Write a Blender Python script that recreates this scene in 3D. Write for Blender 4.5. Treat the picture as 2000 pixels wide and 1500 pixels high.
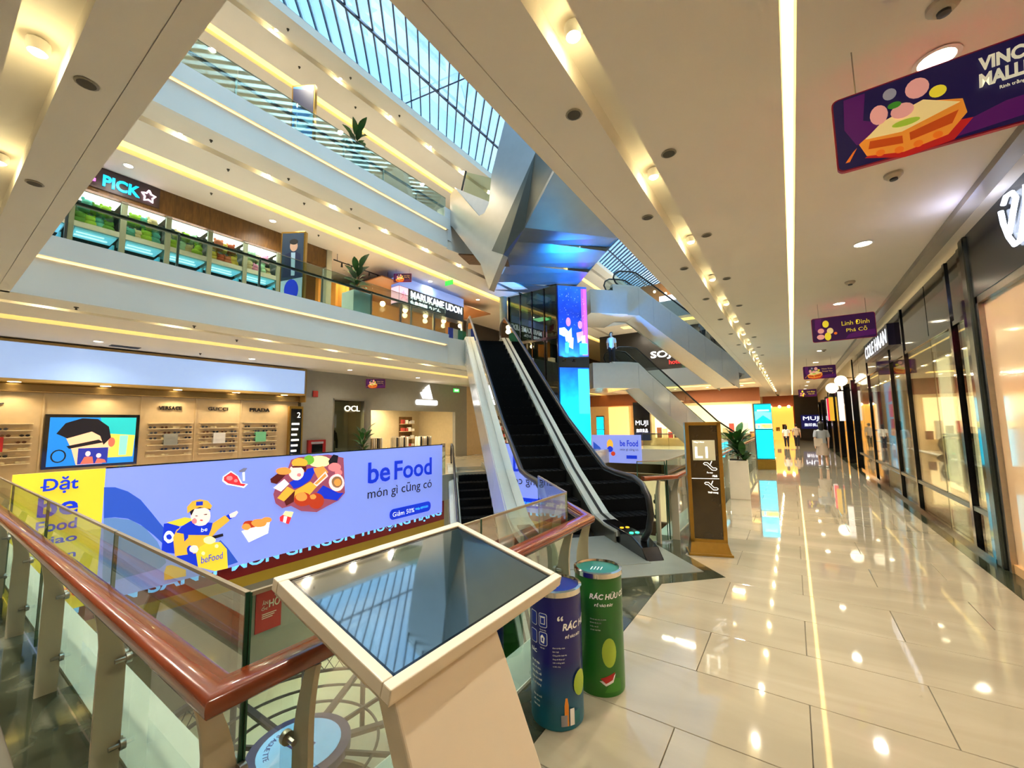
import bpy, bmesh, math, random
from mathutils import Vector, Matrix
for o in list(bpy.data.objects): bpy.data.objects.remove(o)
random.seed(7)
S = bpy.context.scene
C = S.collection
PI = math.pi
# ---------------------------------------------------------------- camera
cam_d = bpy.data.cameras.new('camera'); cam = bpy.data.objects.new('camera', cam_d); C.objects.link(cam)
cam_d.sensor_width = 36.0; cam_d.lens = 36.0*802/2000; cam_d.clip_start = 0.03; cam_d.clip_end = 400
_r = ((0.82655982, 0.06689755, -0.55885917), (0.562666, -0.07290016, 0.82346374), (-0.01434679, 0.9950931, 0.09789732))
cam.matrix_world = Matrix(((_r[0][0], _r[0][1], -_r[0][2], 0), (_r[1][0], _r[1][1], -_r[1][2], 0), (_r[2][0], _r[2][1], -_r[2][2], 1.75), (0, 0, 0, 1)))
S.camera = cam
cy = S.cycles; cy.max_bounces = 7; cy.diffuse_bounces = 3; cy.glossy_bounces = 3; cy.transmission_bounces = 3; cy.transparent_max_bounces = 12; cy.sample_clamp_indirect = 6.0; cy.caustics_reflective = False; cy.caustics_refractive = False; cy.use_adaptive_sampling = True; cy.adaptive_threshold = 0.15; cy.adaptive_min_samples = 16
# ---------------------------------------------------------------- view + world + daylight
S.view_settings.view_transform = 'Standard'; S.view_settings.look = 'None'
S.view_settings.gamma = 1.0; S.view_settings.use_curve_mapping = False
S.view_settings.exposure = 1.05
W = bpy.data.worlds.new('world'); S.world = W; W.use_nodes = True
nt = W.node_tree; nt.nodes.clear()
out = nt.nodes.new('ShaderNodeOutputWorld'); bg = nt.nodes.new('ShaderNodeBackground')
tc = nt.nodes.new('ShaderNodeTexCoord'); nz = nt.nodes.new('ShaderNodeTexNoise'); rp = nt.nodes.new('ShaderNodeValToRGB')
nz.inputs['Scale'].default_value = 5.5; nz.inputs['Detail'].default_value = 6; nz.inputs['Roughness'].default_value = 0.55
rp.color_ramp.elements[0].position = 0.40; rp.color_ramp.elements[0].color = (0.62, 0.82, 1.0, 1)
rp.color_ramp.elements[1].position = 0.64; rp.color_ramp.elements[1].color = (1.0, 1.0, 1.0, 1)
nt.links.new(tc.outputs['Generated'], nz.inputs['Vector']); nt.links.new(nz.outputs['Fac'], rp.inputs['Fac'])
nt.links.new(rp.outputs['Color'], bg.inputs['Color']); bg.inputs['Strength'].default_value = 1.5
nt.links.new(bg.outputs['Background'], out.inputs['Surface'])
sd = bpy.data.lights.new('daylight', 'SUN'); sd.energy = 6.5; sd.angle = math.radians(70); sd.color = (1.0, 0.95, 0.87)
so = bpy.data.objects.new('daylight', sd); C.objects.link(so); so.location = (-6, 12, 30); so.rotation_euler = (math.radians(-6), math.radians(32), 0)
SPOT_W, BULB_E = 42.0, 16.0

# ---------------------------------------------------------------- helpers
def lin(c):
    return tuple(((v/255)/12.92 if v/255 <= 0.04045 else ((v/255+0.055)/1.055)**2.4) for v in c)
MATS = {}
def mat(name, rgb=(200, 200, 200), rough=0.5, metal=0.0, emit=0.0, var=0.04, scale=6.0, spec=0.5, coat=0.0, ecol=None, bump=0.0):
    if name in MATS: return MATS[name]
    m = bpy.data.materials.new(name); m.use_nodes = True; MATS[name] = m
    t = m.node_tree; b = t.nodes['Principled BSDF']; c = lin(rgb)
    if var > 0 or bump > 0:
        co = t.nodes.new('ShaderNodeTexCoord'); n = t.nodes.new('ShaderNodeTexNoise'); n.inputs['Scale'].default_value = scale; n.inputs['Detail'].default_value = 3
        t.links.new(co.outputs['Object'], n.inputs['Vector'])
        r = t.nodes.new('ShaderNodeValToRGB')
        r.color_ramp.elements[0].position = 0.3; r.color_ramp.elements[1].position = 0.7
        r.color_ramp.elements[0].color = tuple(max(0, v*(1-var)) for v in c)+(1,)
        r.color_ramp.elements[1].color = tuple(min(1, v*(1+var)) for v in c)+(1,)
        t.links.new(n.outputs['Fac'], r.inputs['Fac']); t.links.new(r.outputs['Color'], b.inputs['Base Color'])
        if bump > 0:
            bp = t.nodes.new('ShaderNodeBump'); bp.inputs['Strength'].default_value = bump; bp.inputs['Distance'].default_value = 0.01
            t.links.new(n.outputs['Fac'], bp.inputs['Height']); t.links.new(bp.outputs['Normal'], b.inputs['Normal'])
    else: b.inputs['Base Color'].default_value = c+(1,)
    b.inputs['Roughness'].default_value = rough; b.inputs['Metallic'].default_value = metal
    b.inputs['Specular IOR Level'].default_value = spec; b.inputs['Coat Weight'].default_value = coat; b.inputs['Coat Roughness'].default_value = 0.05
    if emit > 0:
        b.inputs['Emission Color'].default_value = lin(ecol or rgb)+(1,); b.inputs['Emission Strength'].default_value = emit
    return m
def em(name, rgb, e=1.0): return mat(name, rgb, 0.4, 0, e, 0)
def glass(name, tint=(235, 245, 238), refl=1.0, ior=1.5):
    m = bpy.data.materials.new(name); m.use_nodes = True; MATS[name] = m
    t = m.node_tree; t.nodes.clear(); o = t.nodes.new('ShaderNodeOutputMaterial'); mx = t.nodes.new('ShaderNodeMixShader')
    tr = t.nodes.new('ShaderNodeBsdfTransparent'); tr.inputs[0].default_value = lin(tint)+(1,)
    gl = t.nodes.new('ShaderNodeBsdfGlossy'); gl.inputs['Roughness'].default_value = 0.02; gl.inputs[0].default_value = (1, 1, 1, 1)
    fr = t.nodes.new('ShaderNodeFresnel'); fr.inputs['IOR'].default_value = ior
    mu = t.nodes.new('ShaderNodeMath'); mu.operation = 'MULTIPLY'; mu.inputs[1].default_value = refl; mu.use_clamp = True
    t.links.new(fr.outputs[0], mu.inputs[0]); t.links.new(mu.outputs[0], mx.inputs[0]); t.links.new(tr.outputs[0], mx.inputs[1]); t.links.new(gl.outputs[0], mx.inputs[2])
    t.links.new(mx.outputs[0], o.inputs['Surface']); return m
def stone(name, c1, c2, c3, rough, scale, stretch=(1, 1, 1), coat=0.0, spec=0.5):
    m = bpy.data.materials.new(name); m.use_nodes = True; MATS[name] = m
    t = m.node_tree; b = t.nodes['Principled BSDF']; co = t.nodes.new('ShaderNodeTexCoord'); mp = t.nodes.new('ShaderNodeMapping')
    geo = t.nodes.new('ShaderNodeNewGeometry')
    mp.inputs['Scale'].default_value = stretch; n = t.nodes.new('ShaderNodeTexNoise'); n.inputs['Scale'].default_value = scale; n.inputs['Detail'].default_value = 8; n.inputs['Distortion'].default_value = 1.2
    r = t.nodes.new('ShaderNodeValToRGB'); e = r.color_ramp.elements
    e[0].position = 0.3; e[0].color = lin(c1)+(1,); e[1].position = 0.55; e[1].color = lin(c2)+(1,); x = e.new(0.72); x.color = lin(c3)+(1,)
    t.links.new(geo.outputs['Position'], mp.inputs['Vector']); t.links.new(mp.outputs[0], n.inputs['Vector']); t.links.new(n.outputs['Fac'], r.inputs['Fac']); t.links.new(r.outputs['Color'], b.inputs['Base Color'])
    b.inputs['Roughness'].default_value = rough; b.inputs['Coat Weight'].default_value = coat; b.inputs['Specular IOR Level'].default_value = spec; b.inputs['Coat Roughness'].default_value = 0.03
    return m

class MB:
    def __init__(s): s.v = []; s.f = []; s.mi = []; s.mats = []
    def _m(s, m):
        if m is None: return 0
        if m not in s.mats: s.mats.append(m)
        return s.mats.index(m)
    def poly(s, pts, m=None):
        b = len(s.v); s.v += [tuple(p) for p in pts]; s.f.append(tuple(range(b, b+len(pts)))); s.mi.append(s._m(m)); return s
    def box(s, x0, x1, y0, y1, z0, z1, m=None):
        b = len(s.v); s.v += [(x0, y0, z0), (x1, y0, z0), (x1, y1, z0), (x0, y1, z0), (x0, y0, z1), (x1, y0, z1), (x1, y1, z1), (x0, y1, z1)]
        for q in ((0, 3, 2, 1), (4, 5, 6, 7), (0, 1, 5, 4), (1, 2, 6, 5), (2, 3, 7, 6), (3, 0, 4, 7)): s.f.append(tuple(b+i for i in q)); s.mi.append(s._m(m))
        return s
    def prism(s, pts, d, m=None):   # pts 3D polygon, d extrusion vector
        n = len(pts); b = len(s.v); d = Vector(d); s.v += [tuple(p) for p in pts]; s.v += [tuple(Vector(p)+d) for p in pts]; k = s._m(m)
        s.f.append(tuple(range(b, b+n))); s.f.append(tuple(range(b+2*n-1, b+n-1, -1))); s.mi += [k, k]
        for i in range(n): j = (i+1) % n; s.f.append((b+i, b+n+i, b+n+j, b+j)); s.mi.append(k)
        return s
    def beam(s, a, b_, w, h, m=None, up=(0, 0, 1)):
        a = Vector(a); b_ = Vector(b_); d = (b_-a).normalized(); u = Vector(up)
        if abs(d.dot(u)) > 0.98: u = Vector((0, 1, 0))
        r = d.cross(u).normalized()*w/2; t = r.cross(d).normalized()*h/2
        return s.prism([a-r-t, a+r-t, a+r+t, a-r+t], b_-a, m)
    def tube(s, pts, r, m=None, n=8, cap=True, sx=1.0):
        pts = [Vector(p) for p in pts]; k = s._m(m); base = len(s.v); pu = None
        for i, p in enumerate(pts):
            d = (pts[min(i+1, len(pts)-1)]-pts[max(i-1, 0)]).normalized()
            u = Vector((0, 0, 1)) if abs(d.z) < 0.95 else Vector((1, 0, 0))
            if pu is not None: u = pu
            a = d.cross(u)
            if a.length < 1e-5: a = d.cross(Vector((0.3, 1, 0.2)))
            a.normalize(); c = a.cross(d).normalized(); pu = c
            rr = r[i] if isinstance(r, (list, tuple)) else r
            for j in range(n): t = 2*PI*j/n; s.v.append(tuple(p+a*math.cos(t)*rr*sx+c*math.sin(t)*rr))
        for i in range(len(pts)-1):
            for j in range(n): q = (j+1) % n; s.f.append((base+i*n+j, base+i*n+q, base+(i+1)*n+q, base+(i+1)*n+j)); s.mi.append(k)
        if cap:
            s.f.append(tuple(base+j for j in range(n-1, -1, -1))); s.f.append(tuple(base+(len(pts)-1)*n+j for j in range(n))); s.mi += [k, k]
        return s
    def lathe(s, prof, c=(0, 0, 0), n=20, m=None, cap=True):
        k = s._m(m); b = len(s.v)
        for (r, z) in prof:
            for j in range(n): t = 2*PI*j/n; s.v.append((c[0]+r*math.cos(t), c[1]+r*math.sin(t), c[2]+z))
        for i in range(len(prof)-1):
            for j in range(n): q = (j+1) % n; s.f.append((b+i*n+j, b+i*n+q, b+(i+1)*n+q, b+(i+1)*n+j)); s.mi.append(k)
        if cap:
            s.f.append(tuple(b+j for j in range(n-1, -1, -1))); s.f.append(tuple(b+(len(prof)-1)*n+j for j in range(n))); s.mi += [k, k]
        return s
    def cyl(s, c, r, h, n=16, m=None): return s.lathe([(r, 0), (r, h)], c, n, m)
    def ball(s, c, rx, ry, rz, m=None, n=10, k=6):
        b = len(s.v); kk = s._m(m)
        for i in range(k+1):
            a = -PI/2+PI*i/k
            for j in range(n): t = 2*PI*j/n; s.v.append((c[0]+rx*math.cos(a)*math.cos(t), c[1]+ry*math.cos(a)*math.sin(t), c[2]+rz*math.sin(a)))
        for i in range(k):
            for j in range(n): q = (j+1) % n; s.f.append((b+i*n+j, b+i*n+q, b+(i+1)*n+q, b+(i+1)*n+j)); s.mi.append(kk)
        return s
    def mesh(s, name, smooth=False):
        me = bpy.data.meshes.new(name); me.from_pydata(s.v, [], s.f)
        for m in s.mats: me.materials.append(m)
        if len(s.mats) > 1: me.polygons.foreach_set('material_index', s.mi)
        if smooth: me.shade_smooth(); me.set_sharp_from_angle(angle=math.radians(40))
        me.update(); return me
    def obj(s, name, m=None, parent=None, smooth=False, bevel=0.0):
        me = s.mesh(name, smooth)
        if m is not None and not s.mats: me.materials.append(m)
        return put(name, me, parent, bevel)
def put(name, me, parent=None, bevel=0.0):
    o = bpy.data.objects.new(name, me); C.objects.link(o)
    if parent is not None: o.parent = parent
    if bevel > 0:
        b = o.modifiers.new('bevel', 'BEVEL'); b.width = bevel; b.segments = 2; b.limit_method = 'ANGLE'
    return o
def tag(o, label, cat, group=None):
    o['label'] = label; o['category'] = cat
    if group: o['group'] = group
    return o
def thing(name, label, cat, loc=(0, 0, 0), rz=0.0, group=None):
    o = bpy.data.objects.new(name, None); C.objects.link(o); o.location = loc; o.rotation_euler = (0, 0, rz); o.empty_display_size = 0.1
    return tag(o, label, cat, group)
def struct(o, label=None):
    o['kind'] = 'structure'
    if label: o['label'] = label
    return o
def copy_tree(o, parent=None):
    c = o.copy(); C.objects.link(c); c.parent = parent
    for ch in list(o.children): copy_tree(ch, c)
    return c
def lamp(name, loc, w, color=(1, 0.86, 0.62), kind='SPOT', size=1.9, blend=0.6, rad=0.05, parent=None, rot=None):
    d = bpy.data.lights.get(name+'_d')
    if d is None:
        d = bpy.data.lights.new(name+'_d', kind); d.energy = w; d.color = color
        if kind == 'SPOT': d.spot_size = size; d.spot_blend = blend; d.shadow_soft_size = rad
        elif kind == 'AREA': d.shape = 'RECTANGLE'; d.size, d.size_y = size, rad
        else: d.shadow_soft_size = rad
    o = bpy.data.objects.new(name, d); C.objects.link(o); o.location = loc
    if rot: o.rotation_euler = rot
    if parent: o.parent = parent
    return o
_tm = {}
def text(s, m, parent, origin, U, V, w=None, h=None, depth=0.004, name='lettering', bold=0.0, shear=0.0, space=1.0, align='L'):
    """text mesh fitted to width w and/or height h in the plane spanned by unit vectors U, V from origin (lower left corner)"""
    key = (s, round(depth, 4), round(bold, 4), shear, space)
    if key not in _tm:
        cu = bpy.data.curves.new('t', 'FONT'); cu.body = s; cu.size = 1.0; cu.extrude = 0.5; cu.offset = bold; cu.shear = shear; cu.space_character = space; cu.resolution_u = 3
        o = bpy.data.objects.new('t', cu); C.objects.link(o)
        dg = bpy.context.evaluated_depsgraph_get(); me = bpy.data.meshes.new_from_object(o.evaluated_get(dg))
        vs = [v.co.copy() for v in me.vertices]; fs = [tuple(p.vertices) for p in me.polygons]
        bpy.data.objects.remove(o); bpy.data.curves.remove(cu); bpy.data.meshes.remove(me); _tm[key] = (vs, fs)
    vs, fs = _tm[key]
    if not vs: return None
    x0 = min(v.x for v in vs); x1 = max(v.x for v in vs); y0 = min(v.y for v in vs); y1 = max(v.y for v in vs)
    sx = w/(x1-x0) if w else None; sy = h/(y1-y0) if h else None
    sx = sx or sy; sy = sy or sx
    U = Vector(U); V = Vector(V); N = U.cross(V); O = Vector(origin)
    mb = MB(); mb.v = [tuple(O+U*((v.x-x0)*sx)+V*((v.y-y0)*sy)+N*((v.z+0.5)*depth)) for v in vs]; mb.f = fs; mb.mi = [0]*len(fs)
    return mb.obj(name, m, parent)
def art(name, shapes, parent, O, U, V, off=0.002, step=0.0008, pal=None):
    """flat print: layered polygons [(material, [(u,v)...])] in the plane O + uU + vV"""
    O = Vector(O); U = Vector(U); V = Vector(V); N = U.cross(V).normalized(); mb = MB()
    for i, (m, pts) in enumerate(shapes):
        q = [O+U*a+V*b+N*(off+step*i) for a, b in pts]; mb.poly(q, (pal or PAL)[m] if isinstance(m, str) else m)
    return mb.obj(name, None, parent)
def ell(cx, cy, rx, ry=None, n=16, a0=0.0, a1=2*PI):
    ry = ry or rx; full = abs(a1-a0-2*PI) < 1e-6
    k = n if full else n+1
    return [(cx+rx*math.cos(a0+(a1-a0)*i/n), cy+ry*math.sin(a0+(a1-a0)*i/n)) for i in range(k)]
def rect(x0, y0, x1, y1): return [(x0, y0), (x1, y0), (x1, y1), (x0, y1)]
def rrect(x0, y0, x1, y1, r, n=4):
    p = []
    for cx, cy, a in ((x1-r, y0+r, -PI/2), (x1-r, y1-r, 0), (x0+r, y1-r, PI/2), (x0+r, y0+r, PI)):
        p += [(cx+r*math.cos(a+PI/2*i/n), cy+r*math.sin(a+PI/2*i/n)) for i in range(n+1)]
    return p
XH, YH, ZH = Vector((1, 0, 0)), Vector((0, 1, 0)), Vector((0, 0, 1))

ORD = ('nearest', 'second', 'third', 'fourth', 'fifth', 'sixth', 'seventh', 'eighth', 'ninth', 'tenth')
def nth(i, far='one of the tiny furthest ones'): return (ORD[i]+' along the row') if i < len(ORD) else far
# ---------------------------------------------------------------- materials
CEIL = mat('ceiling_paint', (236, 227, 212), 0.75, var=0.015, scale=1.5)
FASC = mat('fascia_paint', (232, 227, 217), 0.55, var=0.015, scale=1.0)
WHITE = mat('white_paint', (236, 234, 228), 0.4, var=0.02)
TILE = stone('polished_tile', (164, 153, 130), (175, 164, 140), (185, 174, 151), 0.045, 0.7, (0.6, 3.0, 1), coat=0.6, spec=0.6)
GROUT = mat('grout', (120, 112, 95), 0.8)
MARBLE = stone('green_marble', (30, 34, 24), (62, 66, 50), (120, 118, 98), 0.08, 1.6, (1, 1, 1), coat=0.3)
STEEL = mat('stainless_steel', (176, 170, 160), 0.28, 1.0, var=0.05, scale=20)
CLADP = mat('landing_white', (228, 228, 222), 0.3, var=0.02)
SATIN = mat('satin_steel', (205, 203, 196), 0.3, 0.85, var=0.03, scale=3)
CHROME = mat('chrome', (225, 222, 215), 0.12, 1.0, var=0.02)
POSTM = mat('post_paint', (198, 188, 162), 0.35, 0.0, var=0.03)
BLACK = mat('black_gloss', (12, 12, 14), 0.12, var=0.1, coat=0.5)
BLACKM = mat('black_matt', (14, 14, 15), 0.6, var=0.1)
RUBBER = mat('black_rubber', (16, 17, 20), 0.38, var=0.1)
WOOD = mat('varnished_wood', (130, 56, 27), 0.2, var=0.12, scale=3, coat=0.7)
GOLD = mat('brushed_gold', (160, 124, 52), 0.32, 0.8, var=0.05, scale=15)
BROWN = mat('smoked_panel', (52, 40, 20), 0.15, var=0.12, coat=0.4)
GLASS = glass('clear_glass', (230, 242, 234), 0.4)
GLASSD = glass('shop_glass', (226, 230, 224), 0.75, 1.5)
GLASSR = glass('roof_glass', (205, 226, 240), 0.6)
GEDGE = mat('glass_edge', (40, 84, 62), 0.15, var=0.1)
BULB = em('lamp_lens', (255, 244, 214), BULB_E)
DIFF = em('downlight_lens', (255, 240, 205), 14.0)
COVE = em('cove_diffuser', (255, 216, 118), 1.15)
LED = em('led_strip', (255, 226, 140), 2.2)
CREAMW = mat('cream_wall', (214, 186, 140), 0.5, var=0.04)
GREYW = mat('grey_wall', (150, 146, 134), 0.5, var=0.03)
TIMBER = stone('brown_timber', (88, 58, 22), (106, 72, 28), (122, 84, 36), 0.45, 2.0, (1, 6, 1))
DARKG = mat('dark_grey', (58, 60, 60), 0.4)
LEAF = mat('leaf_green', (44, 96, 34), 0.42, var=0.25, scale=9)
LEAF2 = mat('leaf_dark', (24, 66, 26), 0.42, var=0.25, scale=9)
SOIL = mat('potting_soil', (50, 36, 22), 0.9)
PLANTER = mat('planter_white', (226, 216, 196), 0.3, var=0.02)
SKIN = mat('skin', (224, 176, 146), 0.5)
HAIR = mat('hair_black', (18, 15, 14), 0.45)
PAL = {k: em('print_'+k, c, e) for k, (c, e) in dict(
    yel=((255, 222, 60), .28), org=((255, 190, 64), .3), blue=((16, 54, 214), .3), hill=((46, 88, 200), .3), hill2=((104, 142, 200), .28), lav=((140, 156, 240), .34),
    white=((255, 255, 255), .35), skin=((250, 205, 185), .6), dark=((28, 20, 34), .2), pink=((244, 120, 120), .55), pinkl=((250, 196, 190), .6), red=((226, 44, 52), .55),
    red2=((176, 52, 24), .5), fry=((240, 140, 62), .55), cream=((252, 226, 150), .6), grey=((120, 116, 140), .4), plum=((150, 70, 90), .45), green=((110, 170, 50), .5),
    brown=((150, 110, 70), .4), maroon=((96, 22, 22), .3), redband=((140, 8, 14), .35), gold=((196, 150, 30), .4), cyanl=((60, 170, 245), .9), navy=((14, 12, 62), .25),
    purple=((74, 14, 92), .35), purple2=((44, 6, 60), .3), ivory=((240, 236, 208), .7), lemon=((248, 230, 70), .7), orange=((240, 120, 30), .6), cyan=((0, 214, 244), .9)).items()}
PRN = {k: mat('paper_'+k, c, 0.45, var=0.02) for k, c in dict(
    yel=(255, 226, 60), org=(255, 196, 70), blue=(20, 40, 150), blue2=(20, 96, 150), white=(250, 250, 250), red=(190, 30, 30), red2=(200, 76, 20), fry=(240, 150, 50), cream=(250, 222, 150), green=(32, 100, 36),
    green2=(60, 140, 40), navy=(20, 14, 70), purple=(84, 16, 96), purple2=(50, 8, 64), ivory=(240, 236, 208), lemon=(248, 228, 60), orange=(240, 120, 30), magenta=(150, 14, 60), dark=(20, 14, 30), teal=(20, 110, 120), lime=(170, 200, 60), brown=(120, 70, 30), grey=(150, 150, 160), redband=(150, 10, 16), gold=(190, 145, 34), cyanl=(110, 190, 250), pink=(240, 170, 160), tan=(210, 170, 110)).items()}
PRL = {}
for _k in list(PRN):   # hanging sign prints with a slight glow added to brighten them
    _c = PRN[_k].node_tree.nodes['Color Ramp'].color_ramp.elements[0].color
    _m = PRN[_k].copy(); _m.name = 'lightbox_'+_k; _b = _m.node_tree.nodes['Principled BSDF']; _b.inputs['Emission Color'].default_value = tuple(_c); _b.inputs['Emission Strength'].default_value = 0.22; PRL[_k] = _m
# ================================================================ STRUCTURE
L2, L3, LB = 5.0, 9.4, -5.0           # floor levels above / below ours
CZ = (4.0, 8.4, 12.4)                 # ceiling levels
# ---- floor of our level: slab, tiles one by one, marble borders, white ledge
fl = MB()
fl.box(-1.6, 6.5, -3.5, 46, -0.5, -0.012); fl.box(-10.4, -1.6, -3.5, 0.77, -0.5, -0.012)
fl.prism([(-1.6, 3.62, -0.5), (-1.6, 6.6, -0.5), (-1.95, 6.25, -0.5), (-3.05, 5.05, -0.5)], (0, 0, 0.488))
floor = struct(fl.obj('floor', GROUT), 'glossy beige tiled mall floor')
TW, TD, G = 1.3, 0.645, 0.005
tile_meshes = {}
def tile(x0, x1, y0, y1):
    w, d = round(x1-x0, 3), round(y1-y0, 3)
    if w < 0.03 or d < 0.03: return
    if (w, d) not in tile_meshes:
        b = 0.002; q = MB(); W2, D2 = w/2-G/2, d/2-G/2
        q.v = [(-W2, -D2, -0.012), (W2, -D2, -0.012), (W2, D2, -0.012), (-W2, D2, -0.012), (-W2, -D2, -b), (W2, -D2, -b), (W2, D2, -b), (-W2, D2, -b), (-W2+b, -D2+b, 0), (W2-b, -D2+b, 0), (W2-b, D2-b, 0), (-W2+b, D2-b, 0)]
        q.f = [(8, 9, 10, 11)]+[(a+i, a+(i+1) % 4, a+4+(i+1) % 4, a+4+i) for a in (0, 4) for i in range(4)]; q.mi = [0]*9
        me = q.mesh('tile'); me.materials.append(TILE); tile_meshes[(w, d)] = me
    o = put('tile', tile_meshes[(w, d)], floor); o.location = ((x0+x1)/2, (y0+y1)/2, 0)
k = -7
while 2.62+TD*k < 27:
    y0 = 2.62+TD*k; y1 = y0+TD; off = -0.03 if k % 2 == 0 else -0.68
    if y1 <= 0.45: xl = -5.2
    else: xl = -1.3
    ya = y0
    x = off+TW*math.floor((xl-off)/TW)
    while x < 1.72:
        a, b = max(x, xl), min(x+TW, 1.72)
        if y0 < 0.45 < y1 and False: pass
        tile(a, b, ya, y1); x += TW
    k += 1
yend = 2.62+TD*k
struct(MB().box(-1.3, 1.72, yend, 46, -0.012, 0).obj('floor_far_tiles', TILE, floor))
for nm, a in (('floor_border', (-1.6, -1.3, 0.45, 46)), ('floor_border', (1.72, 1.95, -3, 46)), ('floor_border', (-10.4, -1.6, 0.45, 0.77))):
    MB().box(a[0], a[1], a[2], a[3], -0.012, 0.0004).obj(nm, MARBLE, floor)
# marble triangle and metal landing plate in front of the escalator
MB().prism([(-1.6, 3.62, -0.011), (-1.6, 4.44, -0.011), (-0.74, 5.32, -0.011), (-1.3, 5.95, -0.011), (-1.3, 6.6, -0.011), (-1.95, 6.3, -0.011), (-3.0, 5.05, -0.011)], (0, 0, 0.0125)).obj('floor_border', MARBLE, floor)
PLATE = mat('landing_plate', (158, 166, 158), 0.28, 0.5, var=0.06, scale=4)
MB().prism([(-2.3, 4.1, 0.0016), (-0.98, 5.38, 0.0016), (-1.75, 6.2, 0.0016), (-3.0, 5.0, 0.0016)], (0, 0, 0.006)).obj('landing_plate', PLATE, floor)
LEDGE = mat('ledge_white', (238, 240, 226), 0.35, var=0.02)
lg = MB().box(-10.4, -1.88, 0.77, 1.05, -1.0, 0.02).box(-1.88, -1.6, 0.77, 3.6, -1.0, 0.02).box(-1.88, -1.6, 6.7, 46, -1.0, 0.02)
struct(lg.obj('trim_1', LEDGE), 'white ledge along the edge of the atrium')
# ---- ceiling over our corridor, with recessed slots
def slot_x(x0, x1, y0, y1, z, depth=0.16):   # channel above a slot running along y
    return MB().box(x0-0.02, x1+0.02, y0, y1, z+depth, z+depth+0.02)
def slot_y(y0, y1, x0, x1, z, depth=0.16):
    return MB().box(x0, x1, y0-0.02, y1+0.02, z+depth, z+depth+0.02)
c = MB(); z = 4.0
for a, b in ((-1.62, -1.48), (-1.474, -1.05), (-0.85, 0.09), (0.17, 1.72)): c.box(a, b, -3.5, 46, z, z+0.2)
c.box(-1.48, -1.474, -3.5, 46, z+0.012, z+0.2)
for a, b in ((-3.5, 0.18), (0.40, 0.65), (0.656, 0.79)): c.box(-10.4, -1.62, a, b, z, z+0.2)
c.box(-10.4, -1.62, 0.65, 0.656, z+0.012, z+0.2)
c.box(-1.62, 6.5, -3.5, 46, z+0.2, z+0.9); c.box(-10.4, -1.62, -3.5, 0.79, z+0.2, z+0.9)
ceiling = struct(c.obj('ceiling', CEIL), 'beige plaster ceiling over the corridor')
slot_x(-1.05, -0.85, -3.5, 46, z).obj('light_channel', CEIL, ceiling); slot_y(0.18, 0.40, -10.4, -1.62, z).obj('light_channel', CEIL, ceiling)
slot_x(0.09, 0.17, -3.5, 46, z, 0.10).obj('light_channel', CEIL, ceiling)
struct(MB().box(0.10, 0.16, -3.5, 45, z+0.06, z+0.075).obj('led_strip', LED, ceiling))
struct(MB().box(1.60, 1.74, -3.5, 46, 3.93, 4.0).obj('trim_2', mat('cornice_trim', (150, 140, 122), 0.4, var=0.03)), 'cornice trim above the right-hand shopfronts')
# upper edge upstand on our side (levels above)
struct(MB().box(-1.62, -1.5, -3.5, 46, 4.9, 5.1).box(-10.4, -1.62, 0.67, 0.79, 4.9, 5.1).obj('trim_3', FASC))
# ---- far side (x < -10.4): slabs with fascias and ceilings on three levels
XF = -10.4
def far_poly(z): return [(XF, -3.5, z), (XF, 11.0, z), (-10.25, 11.9, z), (-8.95, 13.2, z), (XF, 14.6, z), (XF, 46, z), (-20, 46, z), (-20, -3.5, z)]
FARFLOOR = stone('far_floor', (196, 184, 160), (206, 196, 172), (214, 205, 184), 0.12, 0.8)
struct(MB().prism(far_poly(-0.9), (0, 0, 0.9)).obj('floor_1', FARFLOOR), 'floor on the far side of the atrium')
for i, (zf, zc) in enumerate(((L2, CZ[0]), (L3, CZ[1]))):
    up = zf+0.08 if i == 0 else zf+0.12; gz = zc+0.66
    b = MB()
    # ceiling with cove opening and spot slot
    for a, d in ((-11.0, XF), (-12.35, -11.22), (-20, -12.85)): b.box(a, d, -3.5, 46, zc, zc+0.25)
    b.prism([(XF, 10.99, zc), (-10.25, 11.9, zc), (-8.95, 13.2, zc), (XF, 14.6, zc)], (0, 0, 0.25))
    b.box(-20, XF, -3.5, 46, zc+0.25, zf)
    b.prism([(XF, 10.99, zc+0.25), (-10.25, 11.9, zc+0.25), (-8.95, 13.2, zc+0.25), (XF, 14.6, zc+0.25)], (0, 0, zf-zc-0.25))
    s = struct(b.obj('floor_%d' % (i+2), CEIL), 'upper floor slab on the far side of the atrium')
    f = MB().box(XF, XF+0.10, -3.5, 11.0, zc, gz).box(XF, XF+0.16, -3.5, 11.0, gz+0.04, up).box(XF, XF+0.05, -3.5, 11.0, gz, gz+0.04)
    f.obj('fascia', FASC, s)
    MB().box(XF+0.05, XF+0.13, -3.4, 10.9, gz+0.012, gz+0.03).obj('led_strip', em('fascia_led', (255, 214, 150), 0.9 if i == 0 else 2.0), s)
    slot_x(-11.22, -11.0, -3.5, 14, zc).obj('light_channel', CEIL, s)
    MB().box(-12.85, -12.35, -3.5, 46, zc+0.12, zc+0.14).obj('cove_diffuser', COVE, s)
# roof level ceiling (third level) and skylight
b = MB(); zc = CZ[2]
for a, d in ((-10.75, -10.15), (-12.0, -10.97), (-20, -12.35)): b.box(a, d, -3.5, 46, zc, zc+0.25)
b.box(-20, -10.9, -3.5, 46, zc+0.25, zc+0.7)
s = struct(b.obj('ceiling_1', CEIL), 'top floor ceiling on the far side')
slot_x(-10.97, -10.75, -3.5, 14, zc).obj('light_channel', CEIL, s); MB().box(-12.35, -12.0, -3.5, 46, zc+0.12, zc+0.14).obj('cove_diffuser', COVE, s)
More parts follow.
